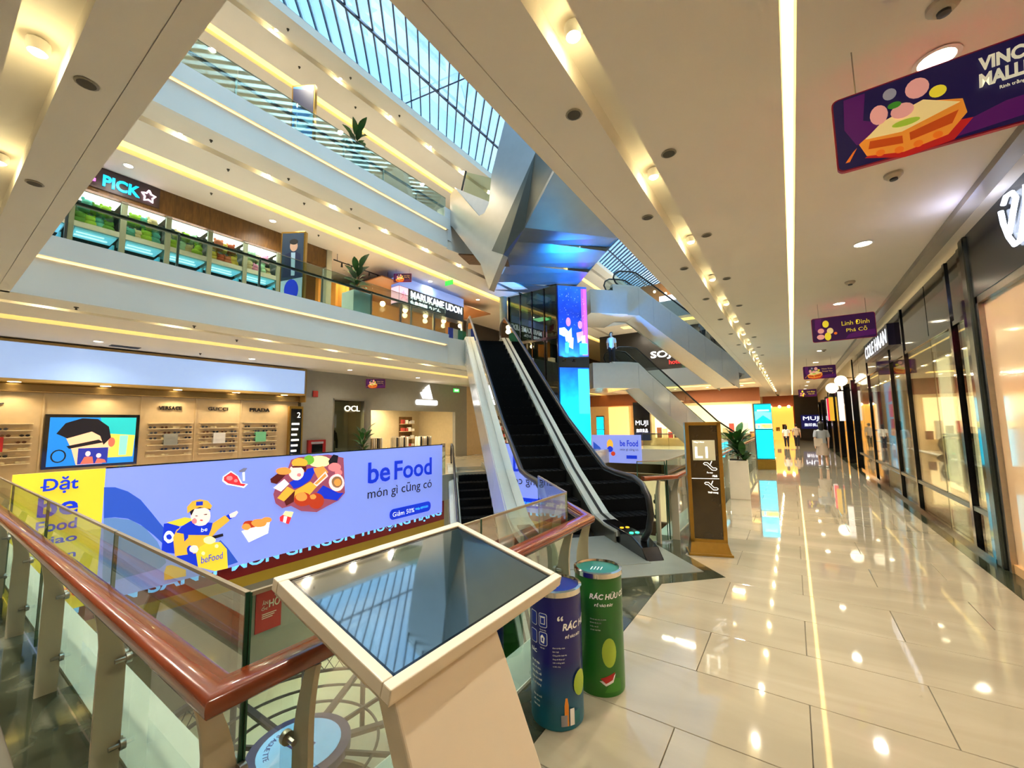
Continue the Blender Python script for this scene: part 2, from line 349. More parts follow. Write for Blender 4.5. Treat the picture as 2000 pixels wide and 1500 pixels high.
# roof above our side
struct(MB().box(-1.0, 8, -3.5, 46, 12.4, 13.2).box(-20, -1.0, -3.5, 0.5, 12.4, 13.2).obj('ceiling_2', CEIL))
sky = struct(MB().box(-10.9, -1.0, 0.5, 40, 13.02, 13.03).obj('skylight', GLASSR), 'long glass skylight over the atrium')
FIN = mat('skylight_fin', (70, 84, 108), 0.4, 0.3)
y = 1.4
while y < 50:
    a = (-10.9, y); b_ = (-1.0, y-9.9)           # diagonal fins
    if a[1] > 40: a = (-10.9+(a[1]-40), 40)
    if b_[1] < 0.5: b_ = (b_[0]-(0.5-b_[1]), 0.5)
    if a[0] < b_[0]-0.2: MB().beam((a[0], a[1], 12.93), (b_[0], b_[1], 12.93), 0.04, 0.1).obj('fin', FIN, sky)
    y += 0.44
for x in (-9.1, -5.9, -2.8): MB().box(x-0.03, x+0.03, 0.5, 40, 12.84, 12.9).obj('purlin', FIN, sky)
MB().beam((-10.6, 8.9, 12.88), (-7.6, 9.4, 12.88), 0.03, 0.03).obj('brace_rod', FIN, sky)
struct(MB().prism([(-10.15, -3.5, 12.66), (-10.16, -3.5, 12.62), (-10.92, -3.5, 12.96), (-10.92, -3.5, 13.0)], (0, 43.5, 0)).obj('trim_4', mat('skylight_kerb', (150, 176, 168), 0.5)))
# outer shell so that no light leaks in
struct(MB().box(-20.4, -20, -3.5, 46, -5.5, 13).obj('wall_left', GREYW)); struct(MB().box(-20.4, 8, -3.9, -3.5, -5.5, 13.2).obj('wall_near', GREYW))
struct(MB().box(-20.4, 8, 46, 46.4, -5.5, 13.2).obj('wall_back', CREAMW)); struct(MB().box(6.5, 6.8, -3.5, 46, -5.5, 13.2).obj('wall_right', GREYW))
# lower floor
struct(MB().box(-20, 6.5, -3.5, 46, LB-0.3, LB).obj('floor_lower', stone('lower_floor', (206, 196, 158), (216, 207, 172), (224, 216, 186), 0.1, 0.5)), 'floor of the level below')
struct(MB().box(-12.6, -12.4, -3.5, 46, LB, -0.9).obj('wall_lower', GREYW), 'grey shop wall of the level below')
# ---- far floor corridor beyond the escalators (other side of the second atrium)
struct(MB().box(-10.4, -1.6, 27, 46, -0.9, 0.0).prism([(-1.6, 24.2, -0.9), (-1.6, 27, -0.9), (-4.2, 27, -0.9)], (0, 0, 0.9)).obj('floor_5', FARFLOOR)); struct(MB().prism([(-1.63, 24.6, 4.0), (-1.63, 27, 4.0), (-4.0, 27, 4.0)], (0, 0, 0.69)).obj('floor_7', CLADP))
sl = MB().box(-10.4, -1.62, 27, 46, 4.0, 5.0).box(-10.4, -1.62, 27, 46, 8.4, 9.4)
struct(sl.obj('floor_6', CEIL))
struct(MB().box(-10.4, -1.62, 26.9, 27.0, 4.0, 5.1).box(-10.4, -1.62, 26.9, 27, 8.4, 9.5).box(-10.4, -1.62, 26.9, 27, -0.9, 0.05).obj('trim_5', FASC), 'white slab edges across the end of the second atrium')
MB().box(-9.5, -1.7, 27.6, 28.3, 3.985, 3.995).obj('cove_diffuser', COVE, bpy.data.objects['floor_6']); MB().box(-9.5, -1.7, 27.6, 28.3, 8.385, 8.395).obj('cove_diffuser', COVE, bpy.data.objects['floor_6'])

# ================================================================ LIGHT FITTINGS
def spot_proto():
    t = thing('ceiling_spotlight', '', 'spotlight', (0, 0, 0))
    MB().lathe([(0.045, 0), (0.055, 0.02), (0.055, 0.07), (0.02, 0.09)], (0, 0, 0), 12).obj('housing', WHITE, t, True)
    MB().lathe([(0.0, -0.012), (0.03, -0.010), (0.043, 0.001)], (0, 0, 0), 12, cap=False).obj('lens', BULB, t)
    return t
SP = spot_proto(); first = [True]
def put_spot(x, y, z, label, group, w=1.0, nm='s', spill=True):
    t = SP if first[0] else copy_tree(SP); first[0] = False
    t.location = (x, y, z+0.075); tag(t, label, 'spotlight', group)
    if w > 0: lamp('spot_light_'+nm, (0, 0, -0.1), SPOT_W*w, (1, 0.92, 0.78), 'SPOT', 2.3, 0.7, 0.05, t)
    if spill: lamp('spill_light_'+nm, (0, 0, -0.03), 2.2, (1, 0.84, 0.42), 'POINT', rad=0.035, parent=t)
for i in range(1, 23): put_spot(-0.94, 2.1+1.74*(i-1), 4.0, 'bright spotlight sunk in the ceiling slot over the corridor, '+nth(i-1), 'spotlights in the corridor ceiling slot', 1.0 if i < 9 else (2.0 if i % 2 else 0.0), 's' if i < 9 else 'sfar', i < 13)
for i in range(6): put_spot(-1.85-1.85*i, 0.29, 4.0, 'bright spotlight in the upper left ceiling slot, '+nth(i), 'spotlights in the upper left ceiling slot')
for zc, x, y0, n, lv in ((4.0, -11.11, 1.27, 6, 'first'), (8.4, -11.11, 3.05, 6, 'second'), (12.4, -10.86, 2.95, 6, 'top')):
    for i in range(n): put_spot(x, y0+1.92*i, zc, 'spotlight in the slot near the edge of the far %s-level ceiling, %s from the left' % (lv, ORD[i].replace('nearest', 'first')), 'slot spotlights of the far %s-level ceiling' % lv, 1.8 if i % 2 else 0.0, 'slot')
def dl_proto():
    t = thing('downlight', '', 'downlight')
    MB().lathe([(0.10, 0.0), (0.115, -0.008), (0.09, -0.010), (0.085, 0.0)], (0, 0, 0), 18, cap=False).obj('trim_ring', WHITE, t, True)
    MB().lathe([(0.0, -0.004), (0.086, -0.004)], (0, 0, 0), 18, cap=False).obj('lens', DIFF, t)
    return t
DLP = dl_proto(); dfirst = [True]
def put_dl(x, y, z, label, group, w=1.0, nm='d'):
    t = DLP if dfirst[0] else copy_tree(DLP); dfirst[0] = False
    t.location = (x, y, z); tag(t, label, 'downlight', group)
    lamp('down_light_'+nm, (0, 0, -0.03), SPOT_W*1.1*w, (1, 0.93, 0.80), 'SPOT', 2.5, 0.8, 0.08, t)
for i in range(13): put_dl(0.9, 0.2+3.28*i, 4.0, 'round white downlight in the ceiling beside the hanging signs, '+nth(i), 'downlights above the right side of the corridor')
for zc, x, y0, n, dy, lv in ((4.0, -14.45, 2.6, 4, 3.6, 'first'), (8.4, -13.45, 2.69, 5, 3.5, 'second'), (12.4, -12.85, 0.1, 4, 4.0, 'top')):
    for i in range(n): put_dl(x, y0+dy*i, zc, 'round downlight near the shopfronts on the far %s level, %s from the left' % (lv, ORD[i].replace('nearest', 'first')), 'downlights of the far %s level' % lv, 0.22 if zc == 4.0 else 1.2, 'd'+lv)
for i in range(4): put_dl(-8.5+2.0*i, 29.5, 4.0, 'small downlight beyond the second atrium', 'downlights beyond the second atrium', 1.5); put_dl(-8.5+2.0*i, 29.5, 8.4, 'small downlight on the upper floor beyond the second atrium', 'upper downlights beyond the second atrium', 1.5)
SPK = mat('speaker_grille', (70, 62, 44), 0.6)
def speaker(x, y, z=4.0, r=0.055, label='', group='ceiling speakers by the spotlight slot'):
    t = thing('ceiling_speaker', label, 'speaker', (x, y, z), 0, group)
    MB().lathe([(r, 0), (r*1.12, -0.006), (r*0.9, -0.01)], (0, 0, 0), 14).obj('rim', mat('speaker_rim', (150, 140, 118), 0.4), t, True)
    MB().lathe([(0.0, -0.0115), (r*0.88, -0.0115)], (0, 0, 0), 14, cap=False).obj('grille', SPK, t)
for i in range(8): speaker(-1.17, 2.58+1.85*i, label='dark round ceiling fitting on the atrium side of the spotlight slot, '+nth(i)); speaker(-0.71, 3.44+1.85*i, label='dark round ceiling fitting on the shop side of the spotlight slot, '+nth(i))
speaker(-3.65, 0.5, label='round ceiling fitting beside the upper left slot, nearest the top', group='ceiling fittings by the left slot'); speaker(-5.56, 0.5, label='round ceiling fitting beside the upper left slot, lower one', group='ceiling fittings by the left slot')
def smoke(x, y, label):
    t = thing('smoke_detector', label, 'detector', (x, y, 4.0), 0, 'smoke detectors on the corridor ceiling')
    MB().lathe([(0.07, 0), (0.07, -0.02), (0.045, -0.045)], (0, 0, 0), 16).obj('base', mat('detector_plastic', (196, 184, 160), 0.5), t, True)
    MB().lathe([(0.03, -0.044), (0.03, -0.06), (0.01, -0.065)], (0, 0, 0), 10).obj('sensor', DARKG, t, True)
smoke(0.83, 3.02, 'pale smoke detector on the ceiling near the top right corner'); smoke(0.92, 4.96, 'smoke detector just below the nearest hanging sign'); smoke(0.93, 8.54, 'small sprinkler-like detector between two downlights'); smoke(0.98, 16.46, 'smoke detector in front of the far downlights')
for i, (x, y, zc) in enumerate(((-10.7, 1.6, 4), (-10.7, 3.4, 4), (-11.6, 4.6, 4), (-14.5, 4.8, 4), (-10.7, 3.5, 8.4), (-11.6, 4.2, 8.4), (-10.75, 5.3, 8.4), (-11.6, 6.2, 8.4), (-10.75, 7.2, 8.4), (-11.6, 8.1, 8.4), (-13.2, 4.4, 8.4), (-13.2, 7.6, 8.4), (-10.5, 5.0, 12.4), (-11.4, 5.8, 12.4), (-10.5, 6.9, 12.4), (-11.4, 7.7, 12.4), (-10.5, 8.8, 12.4))):
    tag(MB().lathe([(0.035, 0.0), (0.035, -0.012), (0.012, -0.02), (0.02, -0.05)], (x, y, zc), 8).obj('sprinkler_head', SPK), 'tiny dark sprinkler head on the far %s ceiling' % {4: 'first-level', 8.4: 'second-level', 12.4: 'top-level'}[zc], 'sprinkler', 'sprinkler heads on the far ceilings')
t = thing('air_grille', 'dark rectangular air grille in the far ceiling above the eyewear shop', 'vent', (-14.85, 3.2, 4.0))
MB().box(-0.14, 0.14, -0.3, 0.3, -0.01, 0).obj('frame', SPK, t)
for i in range(6): MB().box(-0.12+0.04*i, -0.105+0.04*i, -0.28, 0.28, -0.016, -0.01).obj('slat', DARKG, t)
# ================================================================ NEAR BALUSTRADE
def handrail_sweep(pts, w, h, m, parent, name='handrail'):
    """rounded handrail swept with mitred corners along pts"""
    prof = [(w/2*math.copysign(abs(math.cos(a))**0.6, math.cos(a)), h/2*math.copysign(abs(math.sin(a))**0.75, math.sin(a))) for a in [2*PI*i/16 for i in range(16)]]
    P = [Vector(p) for p in pts]; mb = MB(); n = 16
    for i, p in enumerate(P):
        d0 = (P[i]-P[i-1]).normalized() if i else (P[1]-P[0]).normalized(); d1 = (P[i+1]-P[i]).normalized() if i < len(P)-1 else d0
        b = (d0+d1).normalized(); s = Vector((b.y, -b.x, 0)).normalized(); k = 1/max(0.3, b.dot(d0))
        for a, c_ in prof: mb.v.append(tuple(p+s*a*k+ZH*c_))
    for i in range(len(P)-1):
        for j in range(n): q = (j+1) % n; mb.f.append((i*n+j, i*n+q, (i+1)*n+q, (i+1)*n+j)); mb.mi.append(0)
    mb.f.append(tuple(range(n-1, -1, -1))); mb.f.append(tuple((len(P)-1)*n+j for j in range(n))); mb.mi += [0, 0]
    return mb.obj(name, m, parent, True)
def plate_post(x, y, ang, parent, h=0.90, w=0.105, nm='post'):
    """flat steel plate standing across the run; ang = inward direction, towards the handrail"""
    u = Vector((math.cos(ang), math.sin(ang), 0)); r_ = Vector((-u.y, u.x, 0)); B = Vector((x, y, 0)); L_, Rr = [], []
    for i in range(15):
        t = i/14; z_ = h*t; k = max(0.0, (t-0.66)/0.34); c_ = 0.06*k*k; ww = w*(1-0.5*k)
        L_.append(B+u*(c_-ww/2)+ZH*z_); Rr.append(B+u*(c_+ww/2)+ZH*z_)
    return MB().prism([p-r_*0.011 for p in L_+Rr[::-1]], r_*0.022).obj(nm, POSTM, parent)
bal = thing('glass_balustrade', 'glass balustrade with red-brown wooden handrail and pale posts around the atrium corner', 'balustrade', (0, 0, 0))
RZ = 0.935
handrail_sweep([(-9.2, 0.60, RZ), (-1.51, 0.60, RZ), (-1.51, 3.35, RZ), (-2.25, 4.09, RZ)], 0.115, 0.075, WOOD, bal)
def standoff(p, d, parent, L=0.09):
    p = Vector(p); d = Vector(d).normalized(); s = MB().tube([p, p+d*L], 0.011, STEEL, 8).tube([p+d*(L-0.01), p+d*(L+0.012)], 0.024, STEEL, 12); return s.obj('glass_clamp', None, parent, True)
for x in (-1.62, -2.85, -4.25, -5.65, -7.05, -8.45):
    plate_post(x, 0.655, -PI/2, bal)
    for z_ in (0.22, 0.62):
        for s_ in (-0.03, 0.03): standoff((x+s_, 0.66, z_), (0, 1, 0), bal, 0.05)
for y in (0.9, 1.95, 2.97):
    plate_post(-1.555, y, 0.0, bal)
    for z_ in (0.22, 0.62):
        for s_ in (-0.03, 0.03): standoff((-1.56, y+s_, z_), (-1, 0, 0), bal, 0.05)
plate_post(-1.60, 3.42, 0.3, bal); plate_post(-2.2, 4.06, PI/4, bal)
def glass_panel(a, b, z0, z1, parent, th=0.016, cap=True):
    a = Vector((a[0], a[1], 0)); b = Vector((b[0], b[1], 0)); d = (b-a).normalized(); n_ = Vector((-d.y, d.x, 0))*th/2; g = 0.006
    a = a+d*g; b = b-d*g
    p = MB().prism([a-n_+ZH*z0, b-n_+ZH*z0, b+n_+ZH*z0, a+n_+ZH*z0], ZH*(z1-z0)).obj('glass_panel', GLASS, parent)
    if cap:
        e = MB()
        e.prism([a-n_*1.05+ZH*(z1-0.012), b-n_*1.05+ZH*(z1-0.012), b+n_*1.05+ZH*(z1-0.012), a+n_*1.05+ZH*(z1-0.012)], ZH*0.014, GCAP)
        for q in (a, b): e.prism([q-n_*1.05-d*0.003+ZH*z0, q-n_*1.05+d*0.003+ZH*z0, q+n_*1.05+d*0.003+ZH*z0, q+n_*1.05-d*0.003+ZH*z0], ZH*(z1-z0), GEDGE)
        e.obj('polished_edge', None, p)
    return p
GCAP = mat('glass_top_edge', (150, 136, 112), 0.2, var=0.05)
xs = [-9.2, -7.1, -5.15, -3.2, -1.605]
for a, b in zip(xs, xs[1:]): glass_panel((a, 0.715), (b, 0.715), 0.03, 1.18, bal)
glass_panel((-1.605, 0.715), (-1.605, 2.0), 0.03, 1.18, bal); glass_panel((-1.605, 2.0), (-1.605, 3.15), 0.03, 1.18, bal); glass_panel((-1.605, 3.15), (-2.38, 4.0), 0.03, 1.18, bal)
# balustrade that starts right of the escalator and runs down the corridor
bal2 = thing('glass_balustrade', 'glass balustrade with red-brown handrail behind the floor directory totem', 'balustrade', (0, 0, 0))
handrail_sweep([(-1.86, 6.1, RZ), (-1.5, 6.5, RZ), (-1.5, 24.3, RZ)], 0.10, 0.07, WOOD, bal2)
plate_post(-1.72, 6.3, -PI/4, bal2); 
for i in range(13): plate_post(-1.555, 6.62+1.45*i, 0.0, bal2)
ys = [6.45+1.6*i for i in range(12)]
for a, b in zip(ys, ys[1:]): glass_panel((-1.605, a), (-1.605, b), 0.03, 1.18, bal2)
glass_panel((-1.95, 6.12), (-1.62, 6.42), 0.03, 1.18, bal2)

# ================================================================ DIRECTORY KIOSK
kt = thing('directory_kiosk', 'white directory kiosk with a large tilted dark touch screen beside the handrail', 'kiosk', (-1.19, 1.215, 0))
tilt = math.atan2(0.16, 0.61)
KF = mat('kiosk_white', (238, 226, 204), 0.35, var=0.01)
def K(u, v, w): # u along +y (width), v up the slope (towards -x), w normal
    return (0.30-v*math.cos(tilt)-w*math.sin(-tilt)*1.0, u, 1.08+v*math.sin(tilt)+w*math.cos(tilt))
W2, D_ = 0.47, 0.635
def kbox(u0, u1, v0, v1, w0, w1, mb): return mb.prism([K(u0, v0, w0), K(u1, v0, w0), K(u1, v1, w0), K(u0, v1, w0)], Vector(K(0, 0, w1))-Vector(K(0, 0, w0)))
b = MB(); f_ = 0.035
for a in ((-W2, W2, 0, f_), (-W2, W2, D_-f_, D_), (-W2, -W2+f_, f_, D_-f_), (W2-f_, W2, f_, D_-f_)): kbox(*a, -0.045, 0.0, b)
b.obj('bezel', KF, kt, bevel=0.004)
b = MB(); kbox(-W2+f_, W2-f_, f_, D_-f_, -0.04, -0.012, b); kbox(-W2+0.01, W2-0.01, 0.01, D_-0.01, -0.06, -0.045, b); b.obj('back_housing', KF, kt)
SCR = mat('dark_screen', (34, 50, 50), 0.035, var=0.0, spec=1.0, coat=1.0)
SCR.node_tree.nodes['Principled BSDF'].inputs['IOR'].default_value = 2.7
b = MB(); kbox(-W2+f_+0.012, W2-f_-0.012, f_+0.012, D_-f_-0.012, -0.0115, -0.008, b); b.obj('screen', SCR, kt)
b = MB()
for a in ((-W2+f_, W2-f_, f_, f_+0.012), (-W2+f_, W2-f_, D_-f_-0.012, D_-f_), (-W2+f_, -W2+f_+0.012, f_, D_-f_), (W2-f_-0.012, W2-f_, f_, D_-f_)): kbox(*a, -0.0115, -0.007, b)
b.obj('screen_border', BLACK, kt)
# slanted pedestal leg: from below the screen down and towards the corridor
MB().prism([(0.17, -0.43, 1.06), (0.24, -0.43, 1.075), (0.72, -0.43, 0.04), (0.62, -0.43, 0.04)], (0, 0.46, 0)).obj('pedestal', KF, kt, bevel=0.006)
MB().prism([(-0.16, -0.22, 1.13), (0.17, -0.22, 1.04), (0.17, 0.18, 1.04), (-0.16, 0.18, 1.13)], (0, 0, -0.05)).obj('mount', KF, kt)
MB().box(0.3, 0.8, -0.46, 0.1, 0, 0.04).obj('base_plate', KF, kt, bevel=0.005)
MB().tube([(0.27, 0.03, 0.93), (0.27, 0.034, 0.93)], 0.02, BLACK, 12).obj('cable_hole', None, kt)

# ================================================================ WASTE BINS
def clipx(p, x, s):
    out_ = []
    for (a, b_), (c_, d_) in zip(p, p[1:]+p[:1]):
        ia, ic = (a-x)*s >= 0, (c_-x)*s >= 0
        if ia: out_.append((a, b_))
        if ia != ic: t = (x-a)/(c_-a); out_.append((x, b_+(d_-b_)*t))
    return out_
def bin_(loc, main, low, label, title, toplid, rz, fruit=None):
    t = thing('waste_bin', label, 'waste bin', loc, rz, 'cylindrical waste bins')
    R_, H_ = 0.158, 0.76
    m = bpy.data.materials.new('bin_wrap'); m.use_nodes = True; q = m.node_tree; bs = q.nodes['Principled BSDF']; bs.inputs['Roughness'].default_value = 0.3
    co = q.nodes.new('ShaderNodeTexCoord'); sp = q.nodes.new('ShaderNodeSeparateXYZ'); rp_ = q.nodes.new('ShaderNodeValToRGB'); e = rp_.color_ramp.elements
    e[0].position = 0.02; e[0].color = lin(low)+(1,); e[1].position = 0.5; e[1].color = lin(main)+(1,)
    q.links.new(co.outputs['Generated'], sp.inputs[0]); q.links.new(sp.outputs['Z'], rp_.inputs['Fac']); q.links.new(rp_.outputs['Color'], bs.inputs['Base Color'])
    MB().lathe([(R_*0.985, 0), (R_, 0.012), (R_, H_-0.03)], (0, 0, 0), 40).obj('body', m, t, True)
    MB().lathe([(R_-0.004, H_-0.031), (R_+0.006, H_-0.03), (R_+0.006, H_), (R_-0.012, H_+0.004), (R_-0.016, H_-0.01)], (0, 0, 0), 40, cap=False).obj('rim', CHROME, t, True)
    lid = MB().lathe([(R_-0.012, H_-0.012), (0.0, H_-0.008)], (0, 0, 0), 40, cap=False).obj('lid', toplid, t, True)
    for i in range(4): MB().prism([(-0.05+0.022*i, -0.05, H_-0.007), (-0.044+0.022*i, -0.05, H_-0.007), (-0.03+0.022*i, 0.01, H_-0.007), (-0.036+0.022*i, 0.01, H_-0.007)], (0, 0, 0.001)).obj('slot_mark', PRN['white'], lid)
    def wrap(o):   # bend a flat part (x = arc length, z = height) round the body
        for v in o.data.vertices: a = v.co.x/R_; r_ = R_+0.0006-v.co.y; v.co.x, v.co.y = r_*math.sin(a), -r_*math.cos(a)
        return o
    def tx(s, x, z_, h, mm=PRN['white'], bold=0.0, shear=0.0): return wrap(text(s, mm, t, (x, 0, z_), XH, ZH, h=h, depth=0.0006, bold=bold, shear=shear))
    def strips(shapes):
        r = []
        for i, (m_, p) in enumerate(shapes):
            x = min(a for a, b_ in p); xe = max(a for a, b_ in p)
            while x < xe-1e-6:
                c_ = clipx(clipx(p, x, 1), x+0.012, -1)
                if len(c_) > 2: r.append((i, m_, c_))
                x += 0.012
        return r
    def art2(lst):
        mb = MB()
        for i, m_, p in lst: mb.poly([(a, -0.0002-0.0004*i, b_) for a, b_ in p], PRN[m_])
        return mb.obj('printed_picture', None, t)
    def ar(shapes): return wrap(art2(strips(shapes))) if True else wrap(art('printed_picture', shapes, t, (0, 0, 0), XH, ZH, 0.0001, 0.0004, PRN))
    title(tx, ar); return t
def blue_art(tx, ar):
    tx('“', 0.02, 0.60, 0.028, bold=0.02); tx('RÁC HỮU CƠ', 0.05, 0.545, 0.052, bold=0.03, shear=0.2); tx('ĐỂ VÀO ĐÂY', 0.065, 0.50, 0.022, bold=0.02, shear=0.15)
    for i, s in enumerate(('Chai và hộp nhựa', 'kim loại', 'Cùng phân loại rác', 'đúng nơi để gìn giữ', 'môi trường sạch', 'và bền vững')): tx(s, -0.01, 0.445-0.02*i, 0.010)
    for i, s in enumerate(('Vỏ đồ hộp,', 'giấy, vỏ chai,', 'hộp sữa, vỏ', 'hộp các loại', 'đã sử dụng')): tx(s, -0.165, 0.34-0.03*i, 0.017)
    for i, s in enumerate(('Rác tái chế', 'giấy, nhựa', 'kim loại')): tx(s, -0.15, 0.16-0.028*i, 0.014)
    tx('RÁC', -0.17, 0.40, 0.026, bold=0.02); tx('Túi và hộp', -0.09, 0.535, 0.010); tx('Giấy báo', -0.09, 0.435, 0.010)
    def frame(x, z_, w, h): 
        o = rrect(x, z_, x+w, z_+h, 0.012); i_ = rrect(x+0.003, z_+0.003, x+w-0.003, z_+h-0.003, 0.010); return [('white', o), ('blue', i_)]
    sh = frame(-0.095, 0.555, 0.055, 0.08)+frame(-0.095, 0.455, 0.055, 0.075)+frame(-0.165, 0.555, 0.055, 0.08)+frame(-0.165, 0.455, 0.055, 0.075)
    sh += [('white', rect(-0.082, 0.575, -0.052, 0.615)), ('blue', rect(-0.078, 0.579, -0.056, 0.611)), ('white', [(-0.085, 0.615), (-0.05, 0.615), (-0.05, 0.62), (-0.085, 0.62)]), ('white', [(-0.08, 0.475), (-0.06, 0.468), (-0.054, 0.50), (-0.07, 0.518), (-0.082, 0.505)]), ('blue', rect(-0.074, 0.48, -0.064, 0.50))]
    sh += [('fry', [(0.05, 0.03), (0.075, 0.03), (0.075, 0.14), (0.068, 0.18), (0.057, 0.18), (0.05, 0.14)]), ('grey', rect(0.03, 0.03, 0.066, 0.09)), ('white', rect(0.082, 0.03, 0.11, 0.12)), ('teal', rect(0.112, 0.03, 0.15, 0.10)), ('lime', ell(0.16, 0.24, 0.05, 0.07))]
    ar(sh)
def green_art(tx, ar):
    tx('RÁC HỮU CƠ', -0.06, 0.60, 0.045, bold=0.03, shear=0.2); tx('ĐỂ VÀO ĐÂY', -0.03, 0.555, 0.024, bold=0.02, shear=0.15)
    for i, s in enumerate(('Vỏ trái cây, thức ăn thừa', 'bã trà, bã cà phê', 'lá cây, rau củ', 'và các loại hạt')): tx(s, -0.06, 0.47-0.022*i, 0.010)
    ar([('lime', ell(0.06, 0.27, 0.05, 0.09, 20)), ('green2', [(0.02, 0.03), (0.14, 0.03), (0.14, 0.10), (0.08, 0.12)]), ('white', [(-0.01, 0.10), (0.03, 0.07), (0.08, 0.09), (0.1, 0.14), (0.06, 0.11)]), ('red', [(-0.005, 0.115), (0.03, 0.085), (0.075, 0.105), (0.095, 0.15), (0.04, 0.13)])])
bin_((-1.30, 2.36, 0), (22, 18, 110), (24, 112, 140), 'blue waste bin with white lettering and icons, in front of the green one', blue_art, mat('lid_blue', (14, 40, 120), 0.3), 0.43, None)
bin_((-1.19, 2.78, 0), (30, 104, 34), (44, 124, 34), 'green waste bin with white lettering, half hidden behind the blue one', green_art, mat('lid_green', (20, 110, 96), 0.3), 0.40, None)

# ================================================================ FLOOR DIRECTORY TOTEM
tt = thing('directory_totem', 'gold-framed dark floor directory totem reading L1 beside the escalator', 'sign', (-1.04, 6.16, 0), 0.33)
MB().box(-0.27, 0.27, -0.15, 0.15, 0, 0.03).obj('base_plate', GOLD, tt, bevel=0.006)
MB().prism([(-0.25, -0.13, 0.03), (0.25, -0.13, 0.03), (0.22, -0.08, 0.16), (-0.22, -0.08, 0.16)], (0, 0.2, 0)).obj('plinth', GOLD, tt)
g = MB()
for a in ((-0.225, -0.175, 0.1, 1.74), (0.175, 0.225, 0.1, 1.74)): g.box(a[0], a[1], -0.07, 0.07, a[2], a[3])
g.box(-0.225, 0.225, -0.07, 0.07, 1.70, 1.745); g.box(-0.225, 0.225, -0.07, 0.07, 0.1, 0.2); g.obj('frame', GOLD, tt, bevel=0.004)
MB().box(-0.175, 0.175, -0.055, 0.06, 0.2, 1.70).obj('panel', BROWN, tt)
LIT = em('lit_white', (255, 252, 240), 0.9)
MB().box(-0.14, 0.14, -0.060, -0.055, 1.23, 1.50).obj('light_box', mat('lightbox_cream', (190, 184, 150), 0.4, 0, 0.12), tt)
def ft(s, x, z_, h, m=LIT, w=None): return text(s, m, tt, (x, -0.061, z_), XH, ZH, w=w, h=h, depth=0.002, bold=0.015)
ft('Tầng 1 Floor', -0.125, 1.46, 0.03); ft('L1', -0.11, 1.26, 0.15)
MB().box(-0.17, 0.17, -0.058, -0.055, 0.985, 0.99).obj('divider', LIT, tt)
def esc_icon(x, z_):
    p = [(0, 0.10), (0.035, 0.10), (0.10, 0.03), (0.135, 0.03), (0.15, 0.015), (0.135, 0), (0.09, 0), (0.025, 0.07), (0, 0.07), (-0.015, 0.085)]
    mb = MB().tube([(x+a, -0.06, z_+b_) for a, b_ in p+[p[0]]], 0.004, LIT, 6).tube([(x+0.07, -0.06, z_+0.075), (x+0.09, -0.06, z_+0.12)], 0.005, LIT, 6)
    mb.obj('escalator_icon', None, tt)
esc_icon(0.0, 1.10); esc_icon(0.0, 0.84)
ft('Ẩm thực', 0.02, 1.055, 0.028); ft('F&B', 0.09, 1.01, 0.026); ft('Thời trang', 0.02, 0.79, 0.03)

